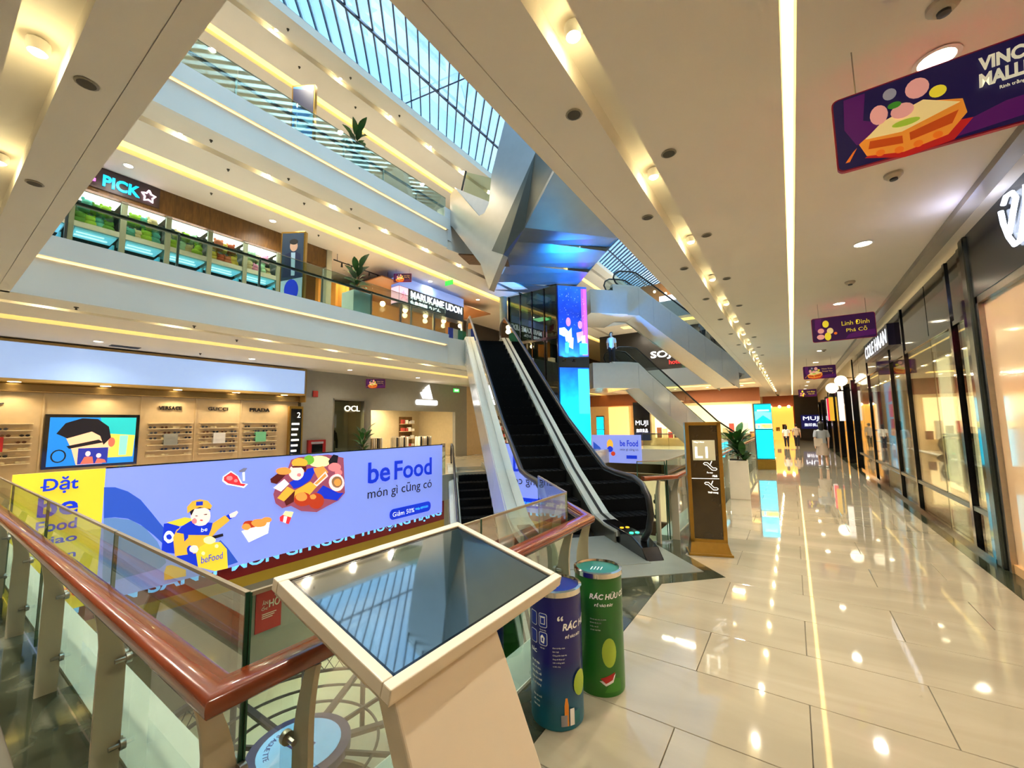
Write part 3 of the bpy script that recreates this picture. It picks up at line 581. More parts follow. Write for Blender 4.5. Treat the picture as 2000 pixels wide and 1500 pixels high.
# ================================================================ ESCALATORS
TREAD = mat('step_black', (7, 7, 8), 0.7, 0.0, var=0.2, scale=30, spec=0.15)
DECK = mat('deck_panel', (222, 226, 216), 0.22, 0.25, var=0.02)
SKIRT = mat('skirt_steel', (150, 150, 138), 0.3, 0.9, var=0.04)
CLAD = mat('truss_cladding', (228, 228, 222), 0.16, 0.35, var=0.02)
GLASSE = glass('escalator_glass', (226, 236, 236), 1.3)
def escalator(name, label, base, d, rise, hw=0.70, group=None, depth=0.85, steps=True, soffit=CLAD, deck=None, k=0.555):
    """base = centre of the lower comb at floor level, d = horizontal unit direction of the rise; slope as measured 28 deg"""
    DECK_ = deck or DECK
    d = Vector((d[0], d[1], 0)).normalized(); rt = Vector((d.y, -d.x, 0))
    t = thing(name, label, 'escalator', base, 0, group)
    def P(u, v, z_): return d*u+rt*v+ZH*z_
    u0, u1 = 1.15, 1.15+rise/k
    line = [(-0.55, 0.0), (0.75, 0.0), (1.2, 0.06)]+[(u0+(u1-u0)*s_/8+0.25, rise*s_/8+0.05) for s_ in range(1, 8)]+[(u1+0.1, rise-0.04), (u1+0.55, rise), (u1+1.5, rise)]
    dline = [(0.35, 0.0)]+line[1:]
    def strip(v0, v1, up0, up1, m, nm, ln=line, parent=t):
        mb = MB(); n = len(ln)
        for a, z_ in ln:
            for v, q in ((v0, up0), (v1, up0), (v1, up1), (v0, up1)): mb.v.append(tuple(P(a, v, z_+q)))
        for i in range(n-1):
            for j in range(4): e = (j+1) % 4; mb.f.append((4*i+j, 4*i+e, 4*i+4+e, 4*i+4+j)); mb.mi.append(0)
        mb.f += [(3, 2, 1, 0), tuple(4*(n-1)+j for j in range(4))]; mb.mi += [0, 0]
        return mb.obj(nm, m, parent)
    # steps
    if steps:
        sd_ = 0.40; n = int((u1-u0)/sd_)
        me = None
        for i in range(n):
            z_ = rise*(i+0.6)/n; u = u0+0.2+sd_*i
            if me is None:
                q = MB().box(0, sd_, -hw+0.17, hw-0.17, -0.22, 0)
                for j in range(9): v = -hw+0.2+j*(2*hw-0.4)/8; q.box(0.01, sd_-0.02, v-0.012, v+0.012, 0, 0.012)
                me = q.mesh('step'); me.materials.append(TREAD)
            o = put('step', me, t); o.location = P(u, 0, z_); o.rotation_euler = (0, 0, math.atan2(d.y, d.x))
    strip(-hw+0.1, hw-0.1, -0.3, -0.24, BLACKM, 'pan')
    for s_ in (-1, 1):
        strip(s_*(hw-0.16), s_*(hw-0.14), -0.1, 0.16, SKIRT, 'skirt', dline)
        strip(s_*(hw-0.14), s_*(hw+0.02), 0.10, 0.19, DECK_, 'inner_deck', dline); strip(s_*(hw+0.02), s_*(hw+0.17), 0.08, 0.20, DECK_, 'outer_deck', dline)
        strip(s_*(hw-0.03), s_*(hw-0.01), 0.19, 0.205, BLACKM, 'joint_seal', dline)
        # cladding on the outside of the truss, panel by panel
        ln = [(0.9, 0.0), (1.4, 0.12)]+[(u0+(u1-u0)*q/6+0.25, rise*q/6+0.05) for q in range(1, 6)]+[(u1+0.1, rise-0.04), (u1+1.5, rise)]
        for i in range(len(ln)-1): strip(s_*(hw+0.15), s_*(hw+0.18), -depth if i else -0.5, 0.12, CLAD, 'cladding_panel', [(ln[i][0]+0.004, ln[i][1]), (ln[i+1][0]-0.004, ln[i+1][1])])
        # glass wall and handrail with newel loops
        hr = [(-0.20, 0.20), (-0.34, 0.34), (-0.42, 0.56), (-0.37, 0.78), (-0.22, 0.92), (0.0, 0.98), (0.6, 0.99), (1.0, 1.02)]
        hr += [(u0+(u1-u0)*q/6+0.2, rise*q/6+0.03+1.0) for q in range(1, 6)]
        hr += [(u1+0.1, rise+0.95), (u1+0.5, rise+0.99), (u1+1.05, rise+0.98), (u1+1.28, rise+0.84), (u1+1.36, rise+0.6), (u1+1.25, rise+0.36), (u1+1.1, rise+0.24)]
        MB().tube([P(a, s_*hw, z_) for a, z_ in hr], 0.042, RUBBER, 10).obj('handrail', None, t, True)
        low = [(-0.15, 0.16)]+[(a, z_+0.16) for a, z_ in line[1:-1]]+[(u1+1.1, rise+0.18)]
        top = [(a, z_-0.03) for a, z_ in hr]
        poly = [P(a, s_*hw-0.006, z_) for a, z_ in low]+[P(a, s_*hw-0.006, z_) for a, z_ in reversed(top)]
        MB().prism(poly, rt*0.012).obj('glass_wall', GLASSE, t)
        # newel base with signal lights
        MB().prism([P(-0.5, s_*hw-0.12, 0), P(0.9, s_*hw-0.12, 0), P(0.9, s_*hw-0.12, 0.22), P(-0.1, s_*hw-0.12, 0.22), P(-0.36, s_*hw-0.12, 0.14)], rt*0.24).obj('newel_base', BLACK, t, bevel=0.015)
        for a, mm in ((0.05, em('signal_green', (40, 230, 150), 3)), (0.35, em('signal_amber', (230, 170, 30), 0.8))):
            MB().lathe([(0.03, 0), (0.025, 0.008)], P(a, s_*(hw-0.05), 0.221), 12).obj('signal_light', mm, t)
    MB().prism([P(-0.55, -hw+0.1, 0.002), P(0.75, -hw+0.1, 0.002), P(0.75, hw-0.1, 0.002), P(-0.55, hw-0.1, 0.002)], (0, 0, 0.012)).obj('comb_plate', PLATE, t)
    MB().prism([P(u1+0.3, -hw+0.1, rise+0.002), P(u1+1.6, -hw+0.1, rise+0.002), P(u1+1.6, hw-0.1, rise+0.002), P(u1+0.3, hw-0.1, rise+0.002)], (0, 0, 0.012)).obj('comb_plate', PLATE, t)
    so = [(1.2, -0.5), (1.7, -depth+0.25)]+[(u1+0.1, rise-depth), (u1+1.3, rise-depth)]
    mb = MB()
    for a, z_ in so: mb.v += [tuple(P(a, -hw-0.16, z_)), tuple(P(a, hw+0.16, z_))]
    for i in range(len(so)-1): mb.f.append((2*i, 2*i+1, 2*i+3, 2*i+2)); mb.mi.append(0)
    mb.obj('soffit', soffit, t)
    return t
escalator('escalator', 'tall white-clad escalator with black steps rising from the near landing to the upper floor', (-2.385, 5.305, 0.0), (-1, 1), L2)
escalator('escalator', 'white-clad escalator dropping to the level below, left of the big one', (-3.05, 5.05, LB), (-1, 1), 5.0)
escalator('escalator', 'lower of two white escalators behind the glass lift, ending by the totem', (-2.1, 25.9, 0.0), (-1, -1), 4.6, 0.6, depth=1.1, k=0.85)
escalator('escalator', 'upper of two white escalators behind the glass lift, high under the ceiling edge', (-1.75, 26.25, 4.7), (-1, -1), 3.9, 0.6, depth=1.35, k=0.68)
# landings that carry the upper ends
struct(MB().prism([(-7.9, 18.7, 3.45), (-6.5, 20.1, 3.45), (-8.6, 22.2, 3.45), (-10.0, 20.8, 3.45)], (0, 0, 1.25)).prism([(-7.9, 18.7, 7.2), (-6.5, 20.1, 7.2), (-8.6, 22.2, 7.2), (-10.0, 20.8, 7.2)], (0, 0, 1.2)).obj('trim_6', CLAD), 'white escalator landings behind the glass lift')
# ================================================================ LED LIFT TOWER
LC, RC = Vector((-9.0, 17.2, 0)), Vector((-7.95, 18.35, 0)); dL = (RC-LC).normalized(); wL = (RC-LC).length; nL = Vector((dL.y, -dL.x, 0))
led = thing('led_screen_column', 'tall glowing blue and cyan video screen column behind the escalator', 'screen', (0, 0, 0))
MB().prism([LC-nL*0.25, RC-nL*0.25, RC-nL*0.02, LC-nL*0.02], (0, 0, 13.4)).obj('casing', BLACK, led).location = (0, 0, LB)
def led_mat(name, stops, pinkside=None, stars=True):
    m = bpy.data.materials.new(name); m.use_nodes = True; q = m.node_tree; bs = q.nodes['Principled BSDF']; bs.inputs['Base Color'].default_value = (0.01, 0.01, 0.02, 1); bs.inputs['Roughness'].default_value = 0.3
    co = q.nodes.new('ShaderNodeTexCoord'); sp = q.nodes.new('ShaderNodeSeparateXYZ'); r = q.nodes.new('ShaderNodeValToRGB'); q.links.new(co.outputs['Generated'], sp.inputs[0]); q.links.new(sp.outputs['Z'], r.inputs[0])
    e = r.color_ramp.elements; e[0].position, e[0].color = stops[0][0], lin(stops[0][1])+(1,); e[1].position, e[1].color = stops[1][0], lin(stops[1][1])+(1,)
    for p, c_ in stops[2:]: x = e.new(p); x.color = lin(c_)+(1,)
    n = q.nodes.new('ShaderNodeTexNoise'); n.inputs['Scale'].default_value = 3; n.inputs['Detail'].default_value = 4; mx = q.nodes.new('ShaderNodeMix'); mx.data_type = 'RGBA'; mx.blend_type = 'SOFT_LIGHT'; mx.inputs['Factor'].default_value = 0.6
    q.links.new(co.outputs['Object'], n.inputs['Vector']); q.links.new(r.outputs[0], mx.inputs[6]); q.links.new(n.outputs['Fac'], mx.inputs[7])
    q.links.new(mx.outputs[2], bs.inputs['Emission Color']); bs.inputs['Emission Strength'].default_value = 1.5
    return m
LED1 = led_mat('led_upper', [(0.0, (40, 90, 220)), (0.25, (10, 60, 190)), (0.6, (14, 40, 140)), (1.0, (20, 70, 190))])
LED2 = led_mat('led_lower', [(0.0, (20, 60, 220)), (0.22, (0, 190, 255)), (0.6, (0, 214, 255)), (0.85, (10, 130, 240)), (1.0, (20, 70, 210))])
def on_led(u, z_): return LC+dL*u+ZH*z_
MB().prism([on_led(0.06, 4.95), on_led(wL-0.02, 4.95), on_led(wL-0.02, 8.4), on_led(0.06, 8.4)], nL*0.03).obj('screen', LED1, led)
MB().prism([on_led(0.06, -2.4), on_led(wL-0.02, -2.4), on_led(wL-0.02, 4.4), on_led(0.06, 4.4)], nL*0.03).obj('screen', LED2, led)
MB().prism([on_led(0.0, 4.4), on_led(wL, 4.4), on_led(wL, 4.95), on_led(0.0, 4.95)], nL*0.05).obj('floor_band', DARKG, led)
sh = [(em('led_violet', (130, 60, 220), 1.3), rect(wL-0.32, 5.0, wL-0.03, 8.3)), (em('led_violet2', (176, 70, 230), 1.4), rect(wL-0.2, 5.3, wL-0.05, 8.3))]
W1, P1, Y1, S1 = em('led_white', (225, 232, 250), 0.5), em('led_pink', (240, 130, 140), 0.5), em('led_yellow', (240, 200, 80), 0.5), em('led_sky', (60, 190, 255), 0.8)
sh += [(W1, [(0.08, 6.3), (0.35, 6.35), (0.6, 6.1), (0.6, 5.95), (0.3, 5.9), (0.08, 6.0)]), (P1, ell(0.55, 6.62, 0.12, 0.22)), (W1, [(0.42, 6.0), (0.7, 6.35), (0.72, 5.7), (0.5, 5.6)]), (Y1, [(0.34, 6.05), (0.46, 6.1), (0.52, 5.7), (0.4, 5.65)]), (P1, [(0.6, 5.9), (0.8, 5.85), (0.75, 5.3), (0.55, 5.4)]), (S1, [(0.36, 5.6), (0.55, 5.6), (0.5, 5.1), (0.36, 5.15)]),
       (P1, ell(1.15, 6.5, 0.11, 0.2)), (P1, [(0.95, 6.1), (1.3, 6.2), (1.3, 5.8), (1.0, 5.6)]), (W1, [(1.2, 5.95), (1.4, 6.0), (1.38, 5.1), (1.22, 5.1)]), (S1, rect(1.1, 5.05, 1.5, 5.6))]
random.seed(5)
for i in range(60): a, b_ = random.uniform(0.1, 1.4), random.uniform(6.2, 8.3); sh.append((W1, rect(a, b_, a+0.012, b_+random.choice((0.014, 0.03, 0.05)))))
sh += [(S1, [(0.45, -0.6), (0.62, -0.6), (0.6, 1.6), (0.55, 2.1), (0.5, 1.6)]), (em('led_tower', (150, 225, 255), 1.4), [(0.38, -0.6), (0.46, -0.6), (0.48, 1.2), (0.42, 1.3)]), (S1, [(0.62, -0.6), (0.74, -0.6), (0.7, 1.0), (0.64, 1.2)]), (S1, [(0.95, -0.4), (1.5, 0.4), (1.5, 1.0), (1.0, 0.2)]), (S1, [(wL-0.6, 2.2), (wL-0.04, 2.2), (wL-0.04, 4.35), (wL-0.6, 4.35)])]
art('screen_picture', sh, led, LC+nL*0.03, dL, ZH, 0.002, 0.0004)
# blue lamps added on the tower front to tint the bridge soffit
for u in (0.2, 0.7):
    p = LC+dL*u+nL*0.32+ZH*4.7
    MB().tube([p-nL*0.25, p], 0.03, BLACK, 8).lathe([(0.06, 0), (0.08, 0.12)], p-ZH*0.06, 12, BLACK).obj('added_uplight', None, led)
    lamp('soffit_tint_lamp', p+ZH*0.1, 620, (0.01, 0.30, 1.0), 'SPOT', 2.25, 0.3, 0.05, None, (math.radians(180-12), math.radians(10), 0))
# glass lift shaft
lift = thing('glass_lift_shaft', 'dark green glass lift shaft with black frame left of the video column', 'lift', (0, 0, 0))
SL = Vector((-11.9, 17.35, 0)); dS = (LC-SL).normalized(); wS = (LC-SL).length
GLD = glass('lift_glass', (120, 150, 135), 1.6)
GDARK = mat('lift_interior', (26, 40, 34), 0.4)
for i in range(4):
    for j in range(5):
        z0 = -4.6+2.62*j; a, b_ = SL+dS*(wS*i/4+0.02), SL+dS*(wS*(i+1)/4-0.02)
        MB().prism([a+ZH*z0, b_+ZH*z0, b_+ZH*(z0+2.58), a+ZH*(z0+2.58)], (0, 0.012, 0)).obj('glass_pane', GLD, lift)
for i in range(5): p = SL+dS*(wS*i/4); MB().beam(p+ZH*LB, p+ZH*8.4, 0.06, 0.08).obj('mullion', BLACK, lift)
for j in range(6): z0 = -4.62+2.62*j; MB().beam(SL+ZH*z0, LC+ZH*z0, 0.12, 0.14 if j in (2, 4) else 0.06).obj('transom', BLACK, lift)
MB().beam(SL+Vector((0, 1.6, 6.9)), LC+Vector((0, 1.6, 6.3)), 0.1, 0.12).obj('crossbeam', BLACK, lift)
MB().box(-12.0, -9.6, 19.4, 19.5, LB, 8.4).obj('back_wall', GDARK, lift)
for x in (-11.2, -10.2, -9.6): MB().box(x-0.05, x+0.05, 18.6, 18.8, LB, 8.4).obj('guide_rail', mat('rail_grey', (120, 130, 120), 0.4, 0.6), lift)
MB().box(-11.0, -9.7, 17.9, 19.2, 1.9, 4.3).obj('lift_car', mat('lift_car', (46, 66, 54), 0.3, 0.5), lift, bevel=0.02)
MB().box(-10.9, -10.2, 18.1, 18.7, 7.2, 7.24).obj('car_light', em('lift_lamp', (230, 255, 200), 2.5), lift)
tag(MB().lathe([(0.2, 0), (0.2, 13.4)], (-12.15, 17.2, LB), 18).obj('round_column', mat('column_paint', (150, 164, 148), 0.4), None, True), 'pale green round column at the left corner of the lift shaft', 'column')
# bridge and upper escalator above the tower: faceted metal underside
br = thing('clad_bridge', 'angular satin metal bridge with a folded blue-lit underside above the video column', 'bridge', (0, 0, 0))
A_, B_, C_, D_4 = Vector((-7.09, 11.36, 8.4)), Vector((-4.81, 14.0, 8.4)), Vector((-9.27, 19.03, 8.4)), Vector((-12.0, 15.76, 8.4))
SOFF = mat('soffit_metal', (150, 158, 166), 0.33, 0.85, var=0.04, scale=2)
N_ = 6
for i in range(N_):
    t0, t1 = i/N_, (i+1)/N_
    a0, a1 = A_.lerp(D_4, t0), A_.lerp(D_4, t1); b0, b1 = B_.lerp(C_, t0), B_.lerp(C_, t1)
    r0 = ZH*(0.28 if i % 2 else -0.02); r1 = ZH*(-0.02 if i % 2 else 0.28); m_ = (a0+a1+b0+b1)/4+ZH*0.3
    a0, b1 = a0+r0*0.3, b1+r1*0.5; mb = MB()
    mb.poly([a0, b0, a1]); mb.poly([b0, b1, a1])
    mb.obj('soffit_panel', SOFF, br)
A2, B2 = Vector((-3.04, 8.37, 9.57)), Vector((-0.9, 11.0, 9.57))
MB().prism([A_, B_, B2, A2], (0, 0, 0.12)).obj('soffit_panel', SOFF, br)
MB().poly([A_+ZH*0.5, D_4+ZH*0.5, D_4+ZH*1.6, A_+ZH*1.6]).poly([B_, C_, C_+ZH*1.6, B_+ZH*1.6]).poly([A_+ZH*1.7, B_+ZH*1.7, C_+ZH*1.7, D_4+ZH*1.7]).obj('side_cladding', SATIN, br)
MB().poly([B_, B2, B2+ZH*1.6, B_+ZH*1.6]).obj('side_cladding', SATIN, br)
PLN = mat('chamfer_metal', (120, 122, 114), 0.35, 0.8, var=0.03)
y_ = 11.2; ap, t1_, t2_, Df = Vector((-6.53, y_, 10.77)), Vector((-8.39, y_, 7.86)), Vector((-7.89, y_, 7.6)), Vector((-8.52, y_, 6.47))
q = MB(); apx = Vector((-4.2, 9.35, 11.6))
q.poly([ap, t1_, t2_]); q.poly([ap, t2_, A_]); q.poly([ap, A_, A2]); q.poly([ap, A2, apx]); q.poly([t2_, Df, D_4]); q.poly([t2_, D_4, A_]); q.obj('chamfer_panel', PLN, br)
sp_ = [(-5.6, 13.2), (-6.53, 10.77), (-8.39, 7.86), (-7.89, 7.6), (-8.52, 6.47), (-8.9, 7.52), (-10.26, 9.3), (-10.4, 9.4), (-10.36, 10.6), (-10.13, 10.84), (-8.95, 9.33), (-8.7, 9.36), (-8.49, 9.65), (-8.36, 10.72), (-7.77, 12.43), (-7.5, 13.2)]
MB().prism([(a, y_, b_) for a, b_ in sp_], (0, 0.3, 0)).obj('face_cladding', SATIN, br)
MB().prism([(-10.13, y_+0.1, 10.80), (-8.95, y_+0.1, 9.30), (-8.7, y_+0.1, 9.33), (-8.5, y_+0.1, 9.7), (-9.2, y_+1.6, 10.1), (-9.9, y_+1.6, 10.85)], (0, 0, 0.05)).obj('ramp', WHITE, br)
MB().prism([(-9.95, y_+0.3, 10.75), (-8.5, y_+0.3, 9.6), (-8.4, y_+0.3, 10.7), (-9.8, y_+0.3, 11.5)], (0, 0.015, 0)).obj('glass_panel', GLASS, br)
MB().beam((-10.05, y_+0.3, 10.8), (-9.82, y_+0.3, 11.55), 0.05, 0.05).obj('post', BLACKM, br)
MB().box(-10.75, -10.35, 10.9, 11.25, 8.75, 10.0).obj('end_cap', WHITE, br)
tag(MB().prism([(-10.3, 11.6, 8.39), (-8.9, 12.9, 8.39), (-9.4, 13.8, 8.39), (-10.6, 12.6, 8.39)], (0, 0, -0.05)).obj('ceiling_opening_panel', TIMBER), 'brown triangular ceiling panel beside the satin metal bridge', 'panel')

# ================================================================ RIGHT-HAND SHOPFRONTS
GX = 1.95
struct(MB().box(1.72, 6.5, -3.5, 46, 4.002, 4.2).obj('ceiling_3', CEIL))
# nearest shop: dark fascia with neon script sign, glowing peach hoarding
s1 = thing('shop_hoarding', 'glossy peach shop hoarding with metal frame at the right edge', 'hoarding', (0, 0, 0))
PEACH = mat('peach_gloss', (246, 206, 160), 0.12, var=0.05, scale=1.2, coat=0.6)
for a, b_ in ((-3.0, -0.6), (-0.6, 1.8), (1.8, 4.5), (4.5, 7.15)): MB().box(GX+0.03, GX+0.09, a+0.003, b_-0.003, 0.1, 3.12).obj('panel', PEACH, s1)
MB().box(GX, GX+0.12, -3.0, 7.2, 0.0, 0.1).obj('skirting', mat('peach_base', (220, 170, 110), 0.3), s1)
MB().box(GX-0.02, GX+0.1, 7.13, 7.2, 0, 3.2).box(GX-0.02, GX+0.1, -3, 7.2, 3.12, 3.2).obj('frame', STEEL, s1)
COLM = mat('dark_column', (62, 66, 60), 0.22, 0.6, var=0.05)
tag(MB().box(GX-0.06, GX+0.25, 7.22, 7.42, 0, 4.0).obj('shop_pillar', COLM, bevel=0.03), 'dark metal pillar between the peach hoarding and the glass shopfront', 'pillar')
s2 = thing('shop_fascia', 'dark gloss shop fascia above the peach hoarding', 'fascia', (0, 0, 0))
for a, b_ in ((-3.0, 0.4), (0.4, 3.8), (3.8, 7.22)): MB().box(GX-0.03, GX+0.1, a+0.003, b_-0.003, 3.2, 4.0).obj('panel', mat('fascia_dark', (40, 48, 54), 0.22, 0.3, var=0.08, scale=1), s2)
NEON = em('neon_white', (225, 235, 255), 2.0)
s3 = thing('neon_sign', 'glowing white script neon sign on the dark fascia at the right edge', 'sign', (0, 0, 0))
for path in ([(6.03, 3.87), (5.95, 3.92), (5.82, 3.9), (5.76, 3.82), (5.84, 3.73), (5.93, 3.62), (5.99, 3.55)], [(6.1, 3.83), (6.08, 3.69), (6.01, 3.53), (5.91, 3.41), (5.79, 3.41), (5.73, 3.48), (5.67, 3.58), (5.59, 3.69), (5.55, 3.85)]):
    MB().tube([(GX-0.06, a, b_) for a, b_ in path], 0.022, NEON, 8).obj('neon_tube', None, s3, True)
lamp('neon_glow', (GX-0.35, 6.0, 3.75), 3, (0.55, 0.6, 1.0), 'POINT', rad=0.15, parent=s3)
# glass shopfront with the sign reading COLE HAAN
s4 = thing('glass_shopfront', 'tall glass shopfront with black mullions under the COLE HAAN sign', 'shopfront', (0, 0, 0))
my = [7.45, 9.3, 11.1, 12.6, 14.3, 16.0, 17.7, 19.4]
for a, b_ in zip(my, my[1:]):
    MB().box(GX-0.006, GX+0.006, a+0.03, b_-0.03, 0.58, 3.02).obj('glass_pane', GLASSD, s4)
    MB().box(GX-0.006, GX+0.006, a+0.03, b_-0.03, 0.06, 0.52).obj('glass_pane', GLASSD, s4)
    MB().box(GX-0.02, GX+0.02, a+0.02, b_-0.02, 3.08, 3.93).obj('fascia_panel', mat('fascia_mirror', (34, 42, 52), 0.08, 0.6, var=0.05, coat=0.6), s4)
for y in (7.52, 8.15, 11.1, 12.6, 16.0, 19.35): MB().box(GX-0.04, GX+0.05, y-0.05, y+0.05, 0, 3.93).obj('mullion', BLACK, s4)
MB().box(GX-0.03, GX+0.03, 7.45, 19.4, 3.02, 3.08).obj('head_rail', BLACK, s4); MB().box(GX-0.03, GX+0.03, 7.45, 19.4, 0.52, 0.58).obj('sill_rail', mat('sill_grey', (92, 94, 84), 0.3, 0.5), s4); MB().box(GX-0.05, GX+0.06, 7.45, 19.4, 0.0, 0.06).obj('base_rail', BLACK, s4)
cs = thing('shop_sign', 'white lettered COLE HAAN sign box on the glass shopfront', 'sign', (0, 0, 0))
MB().box(GX-0.14, GX-0.02, 11.75, 15.1, 3.33, 3.80).obj('sign_box', mat('sign_navy', (14, 20, 60), 0.3), cs)
text('COLE HAAN', em('sign_white', (245, 248, 255), 0.8), cs, (GX-0.142, 14.95, 3.40), -YH, ZH, w=3.05, h=0.32, depth=0.006)
# shop interior
SHF = mat('shop_floor', (150, 140, 112), 0.12, var=0.05, coat=0.3)
struct(MB().box(1.95, 6.5, -3.5, 46, -0.5, 0.002).obj('floor_shops', SHF))
struct(MB().box(4.6, 4.7, 7.42, 19.4, 0, 4.0).box(1.99, 4.6, 7.30, 7.40, 0, 4).box(1.99, 4.6, 19.42, 19.5, 0, 4).obj('wall_shop', CREAMW))
for i, (ya, yb) in enumerate(((9.2, 10.2), (11.6, 12.5), (12.9, 13.9))):
    t = thing('backlit_panel', 'tall warm backlit display panel inside the glass shopfront, %s the camera' % ('nearest to', 'second from', 'third from')[i], 'display panel', (3.0, (ya+yb)/2, 0), 0, 'backlit panels in the glass shopfront')
    MB().box(-0.04, 0.06, ya-(ya+yb)/2, yb-(ya+yb)/2, 0.1, 3.2).obj('frame', CREAMW, t); MB().box(-0.05, -0.04, ya-(ya+yb)/2+0.05, yb-(ya+yb)/2-0.05, 0.15, 3.15).obj('diffuser', em('panel_glow', (255, 236, 176), 1.1), t)
po = thing('window_poster', 'blue window poster with a pink tower shape and pale furniture, behind the glass', 'poster', (0, 0, 0))
MB().box(2.22, 2.28, 14.0, 15.7, 0.3, 2.75).obj('board', em('poster_blue', (120, 205, 245), 0.9), po)
U_, O_ = -YH, (2.218, 15.7, 0.3)
art('poster_print', [(em('ps', (160, 200, 250), .9), rect(0, 1.9, 1.7, 2.45)), (em('pp', (236, 90, 140), .9), [(0.6, 2.2), (0.85, 2.35), (1.1, 2.2), (1.25, 1.95), (0.5, 1.9)]), (em('pp', (236, 90, 140), .9), rect(0.45, 1.5, 1.3, 1.85)), (em('pk', (200, 60, 110), .8), rect(0.5, 1.2, 1.25, 1.45)), (em('po', (246, 160, 110), .9), [(0.3, 1.0), (1.45, 1.0), (1.25, 1.2), (0.5, 1.2)]), (em('pw', (240, 240, 250), .9), ell(0.6, 0.6, 0.3, 0.18)), (em('pg', (170, 170, 200), .8), rect(0.4, 0.4, 0.9, 0.62)), (em('pg2', (100, 120, 150), .8), [(0.9, 0.3), (1.3, 0.35), (1.3, 0.5), (1.0, 0.5)]), (em('pw', (240, 240, 250), .9), [(0.2, 0.02), (0.9, 0.02), (0.7, 0.35), (0.3, 0.35)])], po, O_, U_, ZH)
bl = thing('light_blade', 'tall white light blade on a dark stand at the far end of the glass shopfront', 'light panel', (0, 0, 0))
MB().box(2.08, 2.2, 15.9, 17.2, 0.0, 2.9).obj('stand', mat('navy_stand', (14, 16, 44), 0.3), bl); MB().box(2.06, 2.08, 16.1, 17.0, 0.55, 2.7).obj('diffuser', em('blade_white', (225, 235, 225), 1.2), bl)
def shelf_unit(x, y, w, n, label, cat='shelf', rz=-PI/2):
    t = thing('display_shelf', label, cat, (x, y, 0), rz)
    MB().box(-w/2, w/2, 0, 0.03, 0, 2.0).obj('back', TIMBER, t)
    for i in range(n): MB().box(-w/2, w/2, -0.3, 0, 0.25+0.42*i, 0.28+0.42*i).obj('shelf_board', CREAMW, t)
    return t
shelf_unit(4.5, 17.2, 2.0, 4, 'wooden display shelf on the back wall behind the window poster')
sh_cols = [(60, 40, 24), (20, 20, 22), (150, 120, 80), (200, 190, 170)]
for i in range(12):
    m = mat('shoe_%d' % (i % 4), sh_cols[i % 4], 0.4); yy = 16.45+0.45*(i % 4); z_ = 0.28+0.42*(i//4)+0.42*(i//4 > 5)
    q = MB().ball((4.3, yy, z_+0.045), 0.13, 0.045, 0.045, m, 10, 5).ball((4.36, yy, z_+0.085), 0.06, 0.042, 0.045, m, 8, 5)
    tag(q.obj('leather_shoe', None, None, True), 'leather shoe on the wooden shelf behind the glass shopfront, %s shelf, %s from the left' % (('lowest', 'middle', 'upper')[i//4], ('first', 'second', 'third', 'fourth')[i % 4]), 'shoe', 'shoes on the display shelf')
for i in range(5): put_dl(2.9, 8.4+2.4*i, 3.99, 'round downlight inside the glass shopfront, '+nth(i), 'downlights inside the glass shopfront', 4.0, 'shop')
# further shops: pillars, lit openings and blade signs
pil = [(19.45, 19.75), (21.6, 22.3), (24.8, 25.6), (28.5, 29.4), (32.5, 33.4), (37, 38), (41.5, 42.5)]
for i, (a, b_) in enumerate(pil): tag(MB().box(GX-0.15 if i else GX-0.1, GX+0.3, a, b_, 0, 3.2).obj('shop_pillar', BLACK, bevel=0.02), 'black gloss shop pillar on the right side of the corridor, '+nth(i), 'pillar', 'black pillars down the corridor')
struct(MB().box(GX, GX+0.2, 19.45, 46, 3.2, 4.0).obj('wall_right_fascia', mat('cream_fascia', (226, 206, 164), 0.4)), 'pale fascia above the far right-hand shops')
wl = [mat('wood_shop', (190, 130, 70), 0.5), CREAMW, mat('red_shop', (170, 60, 36), 0.5), CREAMW, mat('wood_shop', (190, 130, 70), 0.5), CREAMW]
for i, (p0, p1) in enumerate(zip(pil, pil[1:])):
    t = thing('shop_interior', 'warmly lit shop bay between black pillars, %s from the glass shopfront' % ('first', 'second', 'third', 'fourth', 'fifth', 'sixth')[i], 'shop bay', (0, 0, 0), 0, 'lit shop bays down the corridor')
    MB().box(3.6, 3.7, p0[1], p1[0], 0, 3.2).obj('back_wall', wl[i], t); MB().box(3.55, 3.6, p0[1]+0.2, p1[0]-0.2, 0.9, 0.95).obj('shelf_board', TIMBER, t); MB().box(3.5, 3.6, p0[1]+0.2, p1[0]-0.2, 1.6, 1.65).obj('shelf_board', TIMBER, t)
    MB().box(2.4, 3.2, (p0[1]+p1[0])/2-0.3, (p0[1]+p1[0])/2+0.3, 3.17, 3.19).obj('ceiling_light', em('bay_lamp', (255, 226, 170), 5), t)
for i, (y, r_) in enumerate(((19.9, 0.2), (24.2, 0.24))):
    t = thing('globe_lamp', 'round glowing globe lamp on the right-hand fascia, %s' % ('nearer of two', 'further of two')[i], 'lamp', (1.62, y, 3.22), 0, 'globe lamps on the fascia')
    MB().ball((0, 0, 0), r_, r_, r_, None, 16, 10).obj('globe', em('globe_glow', (255, 240, 205), 1.4), t, True); MB().tube([(0.1, 0, 0.1), (0.33, 0, 0.1)], 0.02, GOLD, 8).obj('arm', None, t)
